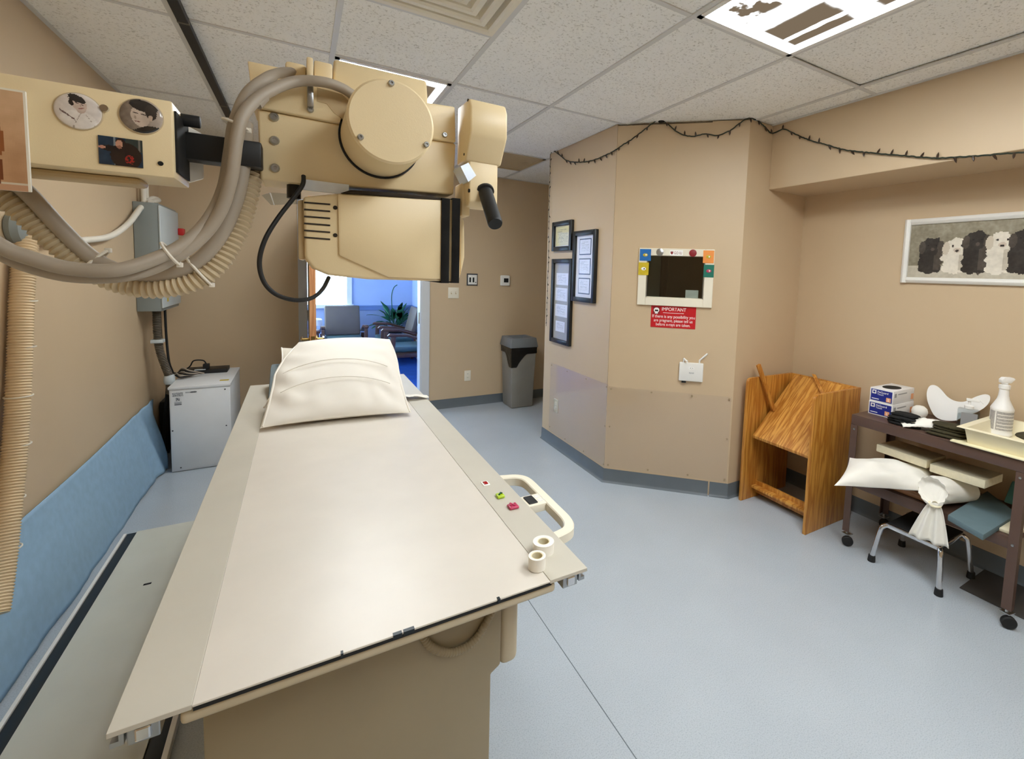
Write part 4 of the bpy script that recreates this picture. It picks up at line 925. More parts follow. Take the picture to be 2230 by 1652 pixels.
for k in range(6):
    ph = k * 1.3
    MB().tube(spline([(X0 - .012, 4.50 + .02 * k, Zt + .03 + .01 * math.sin(ph)), (X0 + .02, 4.46 + .02 * k, Zt + .018 + .01 * k), (X0 + .07, 4.50 + .015 * math.cos(ph), Zt + .014 + .008 * k), (X0 + .10 + .01 * k, 4.55, Zt + .02)], 6), .006, 8).build('lead', 'grey_cable' if k % 2 else 'black_rubber', t)
# ------------------------------------------------------------------ on the booth: framed certificates
def face_mx(org, xd, nd): xd, nd = V(xd), V(nd); return Matrix(((xd.x, 0, nd.x, org[0]), (xd.y, 0, nd.y, org[1]), (xd.z, 1, nd.z, org[2]), (0, 0, 0, 1)))   # x along the wall, y up, z out of it
def cert_fn(seed, base):
    def fn(u, v):
        on = False
        if .80 < v < .86 and .2 < u < .8: on = fbm(u * 30, seed) > -.15
        elif .70 < v < .74 and .12 < u < .45: on = True
        elif .15 < v < .66 and abs(math.sin(v * 38)) > .78 and .15 < u < .85: on = fbm(u * 22, v * 40, seed) > -.1
        k = .80 if on else 1.0
        return tuple(c * k for c in base)
    return fn
def wall_frame(name, lab, mx, w, h, bw, depth, mount, papers, base=(236, 236, 240)):
    t = thing(name, lab, 'picture frame', mx @ V((w / 2, 0, 0)))
    MB().box(0, bw, 0, h, 0, depth, mx).box(w - bw, w, 0, h, 0, depth, mx).box(bw, w - bw, 0, bw, 0, depth, mx).box(bw, w - bw, h - bw, h, 0, depth, mx).build('moulding', 'frame_black', t, bevel=.003)
    MB().box(bw, w - bw, bw, h - bw, .002, .008, mx).build('mount', mount, t, smooth=0)
    for k, (x0, x1, y0, y1, rim) in enumerate(papers):
        if rim: MB().box(x0 - .008, x1 + .008, y0 - .008, y1 + .008, .008, .0095, mx).build('paper_border', 'frame_black', t, smooth=0)
        o = mx @ V((x0, y0, .0105)); painted('certificate', o, mx.to_3x3() @ V((x1 - x0, 0, 0)), mx.to_3x3() @ V((0, y1 - y0, 0)), 40, 40, cert_fn(k * 3.1 + w, base), 'print', t)
    MB().box(bw, w - bw, bw, h - bw, .013, .015, mx).build('glazing', 'clear_sheet', t, smooth=0)
BX = 1.915
side = lambda y, z: face_mx((BX, y, z), (0, -1, 0), (-1, 0, 0))
wall_frame('certificate_frame', 'small black frame with a single yellowed certificate', side(3.61, 1.712), .335, .248, .036, .028, 'mount_white', [(.045, .29, .042, .206, False)], (226, 216, 158))
wall_frame('certificate_frame', 'black frame with a white mount holding three certificates', side(3.245, 1.305), .335, .555, .036, .028, 'mount_white', [(.09, .245, .375, .485, True), (.09, .245, .222, .332, True), (.09, .245, .07, .18, True)])
wall_frame('certificate_frame', 'tall black frame with grey backing and four loose certificates', side(3.60, .925), .345, .72, .036, .028, 'mount_grey', [(.07, .275, .50, .60, False), (.06, .265, .365, .475, False), (.065, .275, .23, .335, False), (.08, .24, .10, .19, False)])
# ------------------------------------------------------------------ observation window in the booth front
fr0, fr1, fz0, fz1 = .190, .697, 1.322, 1.718
fmx = face_mx(E1, SD, SN)
t = struct(MB().box(W0 - .004, W1 + .004, WZ0 - .004, WZ1 + .004, -.052, -.046, fmx).build('window_3', 'booth_glass', origin=(0, 0, 0), smooth=0))
MB().box(fr0, W0, fz0, fz1, .0005, .02, fmx).box(W1, fr1, fz0, fz1, .0005, .02, fmx).box(W0, W1, fz0, WZ0, .0005, .02, fmx).box(W0, W1, WZ1, fz1, .0005, .02, fmx).build('window_frame', 'off_white_plastic', t, bevel=.003, smooth=0)
MB().box(W0 - .001, W0 + .006, WZ0, WZ1, -.08, 0, fmx).box(W1 - .006, W1 + .001, WZ0, WZ1, -.08, 0, fmx).build('window_lining', 'steel', t, smooth=0)
MB().box(W0, W1, WZ0 - .001, WZ0 + .004, -.08, 0, fmx).build('window_sill', 'off_white_plastic', t, smooth=0)
def sticker(name, px0, py0, px1, py1, material, lab, emb=None):
    s0, z1 = PB(px0, py0, .02); s1, z0 = PB(px1, py1, .02)
    q = fmx @ V(((s0 + s1) / 2, z0, .02))
    t = thing(name, lab, 'magnet', q, 'magnets on the observation window frame')
    MB().box(s0, s1, z0, z1, .0205, .0225, fmx).build('tile', material, t, smooth=0)
    if emb:
        c = fmx @ V(((s0 + s1) / 2, (z0 + z1) / 2, .0225))
        MB().lathe([(.001, 0), (.014, .0005), (.010, .003), (.001, .004)], c, 14, axis=SN, sx=1.2, sy=.8).build('motif', emb, t)
        MB().lathe([(.001, 0), (.006, .003), (.001, .0055)], c + SD * .004, 10, axis=SN).build('motif', 'letter_white' if emb != 'letter_white' else 'letter_dark', t)
sticker('square_magnet', 1394, 542, 1417, 568, 'sticker_blue', 'bright blue square magnet on the window frame', 'sticker_yellow')
sticker('square_magnet', 1391, 571, 1412, 599, 'sticker_yellow', 'mustard yellow square magnet on the window frame', 'letter_white')
sticker('square_magnet', 1532, 545, 1554, 573, 'sticker_orange', 'orange square magnet on the window frame', 'sticker_yellow')
sticker('square_magnet', 1533, 576, 1554, 604, 'sticker_green', 'dark green square magnet on the window frame', 'gummy_pink')
for (x, y, m_, lab) in ((1437, 549, 'steel', 'silver round magnet on the window frame'), (1509, 551, 'letter_red', 'dark maroon round magnet on the window frame')):
    s, z = PB(x, y, .02); q = fmx @ V((s, z, .0205))
    tag(MB().lathe([(.025, 0), (.025, .003), (.018, .0055), (.001, .0065)], q, 26, axis=SN).build('round_magnet', m_, origin=q), lab, 'magnet', 'magnets on the observation window frame')
s0, z1 = PB(1459, 544, .02); s1, z0 = PB(1487, 557, .02)
t = thing('mini_plate', 'small white plate reading GO IU on the window frame', 'magnet', fmx @ V(((s0 + s1) / 2, z0, .02)))
MB().box(s0, s1, z0, z1, .0205, .0222, fmx).build('plate', 'letter_white', t, smooth=0)
lettering('GO IU', .026, face_mx(fmx @ V((s0 + .028, z0 + .010, .0224)), SD, SN), 'letter_red', t, width=s1 - s0 - .036)
c0 = fmx @ V((s0 + .014, (z0 + z1) / 2, .0224))
mb = MB().prism([fmx @ V((s0 + .014 + a, (z0 + z1) / 2 + b_, .0222)) for a, b_ in ((-.009, .012), (-.009, -.002), (-.004, -.008), (0, -.013), (.004, -.008), (.009, -.002), (.009, .012), (.004, .006), (0, .013), (-.004, .006))], SN * .0006)
mb.build('emblem', 'letter_red', t, smooth=0)
# notice
s0, z1 = PB(1417.5, 664.5, .004); s1, z0 = PB(1513, 714, .004); s0, s1, z0, z1 = .290, .596, 1.168, 1.3205
t = thing('pregnancy_notice', 'red notice with white lettering below the observation window', 'sign', fmx @ V(((s0 + s1) / 2, z0, 0)))
MB().box(s0, s1, z0, z1, .0008, .003, fmx).build('board', 'sign_red', t, smooth=0)
lm = lambda s, z: face_mx(fmx @ V((s, z, .0032)), SD, SN)
lettering('IMPORTANT', .034, lm(s0 + .072, z0 + .119), 'letter_white', t, width=.165)
MB().box(s0 + .083, s0 + .225, z0 + .103, z0 + .1055, .003, .0036, fmx).build('rule', 'letter_white', t, smooth=0)
for k, (ln, w) in enumerate((('If there is any possibility you', .29), ('are pregnant, please tell us', .265), ('before x-rays are taken.', .235))):
    lettering(ln, .030, lm(s0 + (s1 - s0 - w) / 2, z0 + .069 - .028 * k), 'letter_white', t, width=w)
MB().box(s0 + .012, s0 + .062, z0 + .092, z0 + .144, .003, .0034, fmx).build('emblem_ground', 'letter_red', t, smooth=0)
cc = fmx @ V((s0 + .037, z0 + .121, .0034))
MB().lathe([(.019, 0), (.019, .0008), (.001, .0008)], cc, 22, axis=SN, sy=.95).build('emblem_disc', 'letter_white', t)
MB().box(s0 + .027, s0 + .047, z0 + .096, z0 + .110, .0034, .0042, fmx).build('emblem_base', 'letter_white', t, smooth=0)
for a in (-.005, .006): MB().lathe([(.0065, 0), (.0065, .0006), (.001, .0006)], cc + SD * a + SN * .0008 + V((0, 0, -.003)), 14, axis=SN).build('emblem_figure', 'dark_void', t)
# router
s0, z1 = PB(1480, 788, .02); s1, z0 = PB(1530, 832, .02)
t = thing('router', 'white wall-mounted router with two antennas below the red notice', 'router', fmx @ V(((s0 + s1) / 2, z0, 0)))
bd = MB().box(s0, s1, z0, z1, .001, .026, fmx).build('case', 'white_enamel', t, bevel=.005)
for a in (.45, .57): MB().lathe([(.008, 0), (.008, .0012), (.001, .0014)], fmx @ V((s0 + (s1 - s0) * a, z1 - .036, .0262)), 16, axis=SN).build('eye_sticker', 'letter_white', bd)
for a in (.46, .56): MB().lathe([(.003, 0), (.003, .0006), (.0005, .0006)], fmx @ V((s0 + (s1 - s0) * a, z1 - .036, .0276)), 10, axis=SN).build('eye_pupil', 'letter_grey', bd)
painted('maker_mark', fmx @ V((s0 + (s1 - s0) * .42, z1 - .075, .0264)), SD * .032, V((0, 0, .010)), 20, 6, lambda u, v: (150, 150, 150) if fbm(u * 20, v * 3) > 0 else (232, 230, 226), 'print', bd)
MB().tube([fmx @ V(p) for p in ((s0 + .028, z1 - .002, .015), (s0 + .028, z1 + .026, .015))], .006, 10).tube([fmx @ V(p) for p in ((s0 + .028, z1 + .026, .015), (s0 + .052, z1 + .012, .05))], .006, 10).build('antenna', 'white_enamel', t)
MB().tube([fmx @ V(p) for p in ((s1 - .028, z1 - .002, .015), (s1 - .028, z1 + .020, .015))], .006, 10).tube([fmx @ V(p) for p in ((s1 - .028, z1 + .020, .015), (s1 + .022, z1 + .072, .02))], .006, 10).build('antenna', 'white_enamel', t)
MB().box(s0 + .02, s0 + .05, z0 - .014, z0, .004, .022, fmx).build('plug', 'black_rubber', t, bevel=.002)
# booth interior seen through the glass
tag(MB().box(2.36, 2.70, 3.1, 3.5, 0.002, 2.1).build('booth_locker', 'booth_locker', bevel=.004), 'grey-green locker inside the control booth', 'locker')
tag(MB().box(2.73, 2.80, 3.12, 3.3, 0.002, 2.1).build('booth_post', 'booth_brown', bevel=.004), 'brown post inside the control booth beside the locker', 'post')
t = thing('booth_shelf', 'dark counter inside the control booth behind the window', 'counter', (2.85, 2.77, 0))
MB().box(2.55, 3.15, 2.55, 2.98, 1.20, 1.24).build('worktop', 'booth_brown', t, smooth=0)
MB().box(2.57, 2.62, 2.58, 2.96, .002, 1.20).build('support', 'booth_brown', t, smooth=0); MB().box(3.08, 3.13, 2.58, 2.96, .002, 1.20).build('support', 'booth_brown', t, smooth=0)
s0, z1 = PB(1493, 634, -.06); s1, z0 = PB(1520, 651, -.06)
tag(MB().box(s0, s1, WZ0 + .0045, WZ0 + .06, -.066, -.064, fmx).build('paper_card', 'mount_white', smooth=0), 'white card standing on the sill behind the booth glass', 'card')
t = thing('booth_fill_lamp', 'dim lamp added on the booth ceiling to light the view through the window', 'lamp', (2.72, 2.72, ZC - .05))  # added lamp, brightens the booth interior behind the glass
MB().lathe([(.09, 0), (.11, .012), (.11, .045), (.001, .046)], (2.72, 2.72, ZC - .05), 24).build('housing', 'white_enamel', t)
lm_, lnt, lb = _new('booth_fill_glow'); lb.inputs['Emission Color'].default_value = (1, .8, .55, 1); lb.inputs['Emission Strength'].default_value = 5.0; MATS['booth_fill_glow'] = lm_
MB().lathe([(.001, -.012), (.06, -.009), (.085, 0), (.001, .001)], (2.72, 2.72, ZC - .05), 24).build('globe', 'booth_fill_glow', t)
# clear wall guards with screws
t = thing('wall_guard', 'clear plastic guard sheet on the booth side below the frames', 'wall guard', (BX, 3.15, .12))
g1 = MB().box(BX - .006, BX - .002, 2.705, 3.60, .115, .73).build('sheet', 'clear_sheet', t, smooth=0)
for (y, z) in ((3.58, .71), (3.30, .71), (3.0, .71), (2.72, .71), (3.58, .15), (3.3, .13), (3.0, .13), (2.72, .13), (2.72, .42)):
    MB().lathe([(.006, 0), (.005, .003), (.001, .0035)], (BX - .006, y, z), 10, axis=(-1, 0, 0)).build('screw', 'screw_tan', t)
t = thing('wall_guard', 'clear plastic guard sheet on the booth front below the router', 'wall guard', fmx @ V((.44, .12, 0)))
MB().box(.01, SL - .012, .115, .715, .002, .006, fmx).build('sheet', 'clear_sheet', t, smooth=0)
for (s, z) in ((.03, .70), (.32, .70), (.60, .70), (.85, .70), (.03, .13), (.32, .13), (.60, .13), (.85, .13), (.03, .42), (.85, .42)):
    MB().lathe([(.007, 0), (.006, .004), (.001, .005)], fmx @ V((s, z, .006)), 10, axis=SN).build('screw', 'screw_tan', t)
# outlets and plates
def outlet(name, lab, mx, w, h, m_='off_white_plastic', kind='duplex'):
    t = thing(name, lab, 'wall plate', mx @ V((0, -h / 2, 0)))
    MB().box(-w / 2, w / 2, -h / 2, h / 2, .0005, .006, mx).build('plate', m_, t, bevel=.002)
    if kind == 'duplex':
        for yy in (.021, -.021):
            MB().box(-.017, .017, yy - .014, yy + .014, .006, .0075, mx).build('socket', m_, t, bevel=.004)
            for a in (-.006, .006): MB().box(a - .0012, a + .0012, yy - .003, yy + .006, .0075, .0078, mx).build('slot', 'dark_void', t, smooth=0)
    elif kind == 'rocker':
        for a in (-.024, .024):
            MB().box(a - .006, a + .006, -.013, .013, .006, .0068, mx).build('slot', 'beige_dark', t, smooth=0)
            MB().box(a - .005, a + .005, -.002, .010, .0068, .015, mx).build('toggle', m_, t, bevel=.002)
    return t
back = lambda x, z: face_mx((x, YB, z), (1, 0, 0), (0, -1, 0))
q = PY(987.5, 637.5, YB); outlet('light_switch', 'cream double light switch plate beside the doorway', back(q.x, q.z), .118, .118, kind='rocker')
q = PY(1018, 817.5, YB); outlet('power_outlet', 'cream power outlet low on the wall beside the doorway', back(q.x, q.z), .073, .118)
q = PX(1211.5, 883, BX); outlet('power_outlet', 'cream power outlet on the booth side behind the clear guard', side(q.y, q.z), .073, .118)
q = PY(1028, 608.5, YB); t = thing('data_plate', 'white data socket plate in a dark surround near the thermostat', 'wall plate', (q.x, YB, q.z - .065)); bm_ = back(q.x, q.z)
MB().box(-.062, .062, -.066, .066, .0005, .008, bm_).build('surround', 'letter_dark', t, bevel=.002)
MB().box(-.049, .053, -.054, .052, .008, .013, bm_).build('plate', 'white_enamel', t, bevel=.002)
for a in (-.026, .012): MB().box(a - .009, a + .009, -.030, .024, .013, .0145, bm_).build('socket', 'dark_void', t, smooth=0)
MB().cyl(bm_ @ V((.038, -.03, .013)), bm_ @ V((.038, -.03, .015)), .006, seg=10).build('screw', 'letter_dark', t)
q = PY(1099, 610.5, YB); t = thing('thermostat', 'white rounded thermostat with a small dark screen', 'thermostat', (q.x, YB, q.z - .06)); bm_ = back(q.x, q.z)
MB().box(-.058, .058, -.06, .06, .0005, .026, bm_).build('case', 'white_enamel', t, bevel=.014, bseg=4)
MB().box(-.02, .036, -.022, .026, .0255, .0275, bm_).build('screen', 'dark_void', t, bevel=.001)

# ------------------------------------------------------------------ string lights
def on_left(x, y): return PX(x, y, BX - .012)
def on_front(x, y): return PP(x, y, E1 + SN * .012, SN)
def on_ret(x, y): return PY(x, y, 2.12 - .012)
def on_soff(x, y): return PX(x, y, 2.78 - .012)
main = [on_left(1200, 333), on_left(1206, 329), on_left(1218, 337), on_left(1236, 350), on_left(1262, 353), on_left(1290, 349), on_left(1318, 338), on_left(1338, 328)] + \
       [on_front(*p) for p in ((1352, 318), (1376, 303), (1402, 283), (1428, 264), (1440, 262), (1454, 270), (1478, 289), (1508, 297), (1535, 291), (1562, 295), (1590, 284), (1614, 266), (1633, 257))] + \
       [on_ret(*p) for p in ((1652, 264), (1668, 278), (1681, 290))] + [on_soff(*p) for p in ((1706, 281), (1722, 287), (1760, 304), (1800, 315), (1840, 326), (1900, 333), (1980, 340), (2040, 344), (2100, 341), (2160, 337), (2230, 332), (2330, 332), (2450, 336))]
def string_of(lab, pts, step, r, bl, br_, m_, jit=.6):
    path = spline(pts, 8); t = thing('string_lights', lab, 'string lights', path[len(path) // 2])
    p2 = resample(path, .012); p2 = [p + V((random.uniform(-1, 1), random.uniform(-1, 1), random.uniform(-1, 1))) * .0016 for p in p2]
    MB().tube(p2, r, 6).build('wire', 'string_wire', t)
    bulb = MB().lathe([(.0005, 0), (br_, .001), (br_ * .9, bl * .6), (.0006, bl)], (0, 0, 0), 7).mesh('bulb', V((0, 0, 0))); bulb.materials.append(MATS[m_])
    for k, p in enumerate(resample(path, step)[1:]):
        o = bpy.data.objects.new('bulb', bulb); COL.objects.link(o); o.parent = t; o.location = p - ORG[t.name]; ORG[o.name] = ORG[t.name]
        up = -1 if random.random() < jit else 1
        d = V((random.uniform(-.5, .5), random.uniform(-.6, 0), up)).normalized(); o.rotation_euler = V((0, 0, 1)).rotation_difference(d).to_euler()
string_of('dark string lights draped along the top of the booth and soffit', main, .075, .0042, .030, .0058, 'bulb_dark')
string_of('string lights running down the corner of the booth', [on_left(1199, 334), on_left(1198, 380), on_left(1196, 440), on_left(1195, 520), on_left(1193, 600), on_left(1191, 660), on_left(1189, 710)], .06, .0022, .022, .0042, 'bulb_dark', .5)
tag(MB().lathe([(.001, 0), (.02, .006), (.024, .02), (.014, .036), (.001, .04)], on_front(1440, 268), 12).build('light_plug', 'black_rubber'), 'black plug of the string lights at the booth top', 'plug')

# ------------------------------------------------------------------ waste bin
t = thing('waste_bin', 'tall grey waste bin with a black liner and open square lid', 'waste bin', (2.14, 4.81, 0))
x0, x1, y0, y1 = 1.985, 2.29, 4.665, 4.965; cxm, cym = (x0 + x1) / 2, (y0 + y1) / 2
def taper(zs, mb):
    vs = []
    for (z, k) in zs: vs += [V((cxm + a * (x1 - x0) / 2 * k, cym + b_ * (y1 - y0) / 2 * k, z)) for a, b_ in ((-1, -1), (1, -1), (1, 1), (-1, 1))]
    n = len(zs); fs = [(i * 4 + j, i * 4 + (j + 1) % 4, i * 4 + 4 + (j + 1) % 4, i * 4 + 4 + j) for i in range(n - 1) for j in range(4)] + [(3, 2, 1, 0), tuple((n - 1) * 4 + j for j in range(4))]
    return mb.add(vs, fs)
taper([(.002, .86), (.70, 1.0)], MB()).build('body', 'trash_grey', t, bevel=.012, bseg=3)
k_ = 1.025
def bag(u, v):
    prof = [0.0, .16, .30, .42, .50, .58, .70, .84, 1.0]
    a = u * 4; e = int(a) % 4; f = a - int(a)
    cs = [V((-1, -1, 0)), V((1, -1, 0)), V((1, 1, 0)), V((-1, 1, 0))]
    p = cs[e].lerp(cs[(e + 1) % 4], f)
    near = f if e == 0 else (1 - f if e == 3 else 1.0)
    drop = .085 + .15 * max(0, 1 - max(0, (near - .22) / .42)) ** 1.5 * (1 if near < .64 else 0)
    z = .70 - drop * (1 - v); kk = k_ * (.86 + .14 * (z - .002) / .698) + .008
    return V((cxm + p.x * (x1 - x0) / 2 * kk, cym + p.y * (y1 - y0) / 2 * kk, z)) + V((fbm(u * 20, v * 3) * .004, fbm(u * 20, v * 3, 5) * .004, 0))
MB().grid(96, 8, bag, closeu=True).build('liner', 'bin_bag', t, smooth=60)
def ringbox(mb, k0, z0, k1, z1, k2, z2, k3, z3):
    vs = []
    for (k, z) in ((k0, z0), (k1, z1), (k2, z2), (k3, z3)): vs += [V((cxm + a * (x1 - x0) / 2 * k, cym + b_ * (y1 - y0) / 2 * k, z)) for a, b_ in ((-1, -1), (1, -1), (1, 1), (-1, 1))]
    fs = [(i * 4 + j, i * 4 + (j + 1) % 4, ((i + 1) % 4) * 4 + (j + 1) % 4, ((i + 1) % 4) * 4 + j) for i in range(4) for j in range(4)]
    return mb.add(vs, fs)
ringbox(MB(), 1.10, .685, .98, .79, .70, .79, .62, .72).build('lid', 'trash_lid', t, bevel=.006, bseg=2)

# ------------------------------------------------------------------ picture of puppies
PXW = XR_
q0 = PX(1963, 615, PXW); q1 = PX(1974, 480, PXW)
yL = (q0.y + q1.y) / 2; zB, zT = q0.z, q1.z + .002; PWID = 1.02
mx = face_mx((PXW, yL, zB), (0, -1, 0), (-1, 0, 0)); Hh = zT - zB
t = thing('puppy_picture', 'wide white frame with a sepia photo of a row of puppies', 'picture frame', mx @ V((PWID / 2, 0, 0)))
bw = .034
for (a, b_, c, d) in ((0, bw, 0, Hh), (PWID - bw, PWID, 0, Hh)): MB().prism([mx @ V((a, 0, 0)), mx @ V((a, 0, .016)), mx @ V(((a + b_) / 2, 0, .03)), mx @ V((b_, 0, .02)), mx @ V((b_, 0, 0))], (0, 0, Hh)).build('moulding', 'frame_white', t, bevel=.002)
for (c, d) in ((0, bw), (Hh - bw, Hh)): MB().prism([mx @ V((bw, c, 0)), mx @ V((bw, c, .016)), mx @ V((bw, (c + d) / 2, .03)), mx @ V((bw, d, .02)), mx @ V((bw, d, 0))], mx.to_3x3() @ V((PWID - 2 * bw, 0, 0))).build('moulding', 'frame_white', t, bevel=.002)
asp = (PWID - 2 * bw) / (Hh - 2 * bw)
def dogs(u, v):
    X = u * asp; n = 10 * fbm(X * 4, v * 4, 2) + 8 * fbm(X * 16, v * 16, 8)
    c = (150 + n * 1.6 - 20 * (1 - v), 142 + n * 1.6 - 20 * (1 - v), 122 + n * 1.6 - 20 * (1 - v))
    if v < .22: c = (190 + n, 182 + n, 164 + n)
    k = 0
    for (cx, big, dark) in ((.36, .88, 1), (.74, .84, 0), (1.03, 1.0, 1), (1.36, .96, 0), (1.66, 1.0, 1), (2.04, .9, 0), (2.40, .95, 1)):
        b1 = (46 + n, 40 + n, 36 + n) if dark else (226 + n, 218 + n, 202 + n)
        b2 = (74 + n, 66 + n, 58 + n) if dark else (196 + n, 186 + n, 168 + n)
        q = fbm(X * 9 + k, v * 9, 4) * .05
        dx = X - cx
        if ell(dx, v, 0, .38 * big, .20 + q, .30 * big + q): c = b1 if dx < .05 else b2
        if ell(dx, v, .0, .66 * big, .16 + q, .17 + q): c = b1
        for sx in (-.15, .15):
            if ell(dx, v, sx, .64 * big, .055, .12, .3 * sx): c = b2 if dark else (206, 194, 174)
        if not dark:
            if ell(dx, v, .02, .60 * big, .055, .045): c = (206 + n, 190 + n, 172 + n)
            if ell(dx, v, .02, .585 * big, .026, .022) or ell(dx, v, -.05, .69 * big, .018, .02) or ell(dx, v, .085, .69 * big, .018, .02): c = (50, 40, 36)
        else:
            if ell(dx, v, .02, .60 * big, .03, .03): c = (86, 76, 68)
            if ell(dx, v, -.05, .68 * big, .014, .014) or ell(dx, v, .075, .68 * big, .014, .014): c = (22, 18, 16)
        for sx in (-.12, .10):
            if ell(dx, v, sx, .16, .075, .06): c = b1
            if abs(dx - sx) < .05 and .14 < v < .4: c = b1 if sx < 0 else b2
        k += 1
    return tuple(max(8, min(250, z)) for z in c)
painted('photo', mx @ V((bw, bw, .008)), mx.to_3x3() @ V((PWID - 2 * bw, 0, 0)), V((0, 0, Hh - 2 * bw)), 230, 90, dogs, 'print', t)
MB().box(bw, PWID - bw, bw, Hh - bw, .001, .006, mx).build('backing', 'mount_grey', t, smooth=0)

# ------------------------------------------------------------------ wooden cassette bin
t = thing('cassette_bin', 'oak plywood film cassette bin with a slanted board in the corner', 'wooden bin', (2.85, 1.81, 0))
yA, yB_, xf, xb, zh = 2.062, 1.568, 2.60, 3.09, .858
def panel(y0, y1):
    pts = [(xf, 0), (xb, 0), (xb, zh)] + [(xf + .03 - .03 * math.sin(a * PI / 8), zh - .03 + .03 * math.cos(a * PI / 8)) for a in range(0, 5)]
    return MB().prism([V((x, y0, z)) for x, z in pts], (0, y1 - y0, 0))
panel(yA - .02, yA).build('side_panel', 'oak_z', t, bevel=.002); panel(yB_, yB_ + .02).build('side_panel', 'oak_z', t, bevel=.002)
MB().box(xb - .02, xb, yB_ + .02, yA - .02, .30, zh).build('back_panel', 'oak_z', t, bevel=.002)
MB().prism([V((2.64, yA - .05, .47)), V((xb - .03, yA - .05, zh - .005)), V((xb - .02, yA - .05, zh - .02)), V((2.645, yA - .05, .45))], (0, -(yA - yB_ - .075), 0)).build('slanted_board', 'oak_x', t, bevel=.002)
MB().box(2.74, 2.76, yB_ + .02, yA - .02, .035, .12).build('stretcher', 'oak_z', t, bevel=.002)
MB().box(2.70, 2.80, yB_ + .02, yA - .02, .075, .093).build('foot_shelf', 'oak_x', t, bevel=.002)
def stick(p0, p1, w, th):
    p0, p1 = V(p0), V(p1); d = (p1 - p0).normalized(); a = V((0, 1, 0)); b_ = d.cross(a).normalized()
    return MB().prism([p0 + a * w / 2 + b_ * th / 2, p0 - a * w / 2 + b_ * th / 2, p0 - a * w / 2 - b_ * th / 2, p0 + a * w / 2 - b_ * th / 2], p1 - p0)
sA, sB = PX(1632, 790, 2.66), PX(1694, 886, 2.80)
stick((2.68, 2.035, PX(1634, 790, 2.68).z), (2.81, 1.985, .628), .018, .03).build('divider_slat', 'oak_z', t, bevel=.002)
stick((3.045, 1.86, .885), (2.94, 1.70, .755), .03, .018).build('divider_slat', 'oak_z', t, bevel=.002)
# ------------------------------------------------------------------ brown cart
cz, cy0, cy1, cx0, cx1, sz = .775, .665, 1.415, 2.712, 3.16, .415
t = thing('utility_cart', 'brown metal cart on casters standing along the right wall', 'cart', (2.93, 1.04, 0))
MB().box(cx0, cx1, cy0, cy1, cz - .006, cz).box(cx0, cx0 + .004, cy0, cy1, cz - .055, cz - .006).box(cx1 - .004, cx1, cy0, cy1, cz - .055, cz - .006).box(cx0 + .004, cx1 - .004, cy0, cy0 + .004, cz - .055, cz - .006).box(cx0 + .004, cx1 - .004, cy1 - .004, cy1, cz - .055, cz - .006).build('top_shelf', 'cart_brown', t, bevel=.0015)
MB().box(cx0 + .004, cx1 - .004, cy0 + .004, cy1 - .004, sz - .005, sz).box(cx0 + .004, cx0 + .008, cy0 + .004, cy1 - .004, sz - .055, sz - .005).box(cx1 - .008, cx1 - .004, cy0, cy1, sz - .055, sz - .005).build('lower_shelf', 'cart_brown', t, bevel=.0015)
for (x, sx) in ((cx0, 1), (cx1, -1)):
    for (y, sy) in ((cy0, 1), (cy1, -1)):
        a, b_ = sorted((x, x + sx * .036)); c, d = sorted((y, y + sy * .004)); e, f = sorted((x, x + sx * .004)); g, h = sorted((y + sy * .004, y + sy * .036))
        L = MB().box(a, b_, c, d, .085, cz - .056).box(e, f, g, h, .085, cz - .056).build('leg', 'cart_brown', t, smooth=0)
        for z in (cz - .08, sz - .03): MB().lathe([(.006, 0), (.005, .003), (.001, .004)], (x - sx * .0005, y + sy * .02, z), 10, axis=(-sx, 0, 0)).build('bolt', 'steel', L)
        cxx, cyy = x + sx * .018, y + sy * .018
        ca = MB().lathe([(.001, 0), (.026, .001), (.026, .008), (.001, .008)], (cxx - .008, cyy - .012, .030), 20, axis=(.5, .85, 0))
        wl = MB().lathe([(.008, -.011), (.024, -.011), (.029, -.007), (.029, .007), (.024, .011), (.008, .011)], (cxx - .010, cyy - .012, .030), 24, axis=(.8, .6, 0)).build('caster_wheel', 'black_rubber', t)
        MB().cyl((cxx, cyy, .058), (cxx, cyy, .088), .008, seg=10).prism([V((cxx - .022, cyy - .014, .066)), V((cxx + .02, cyy - .024, .066)), V((cxx + .026, cyy + .014, .066)), V((cxx - .016, cyy + .022, .066))], (0, 0, .004)).build('caster_fork', 'steel', wl)
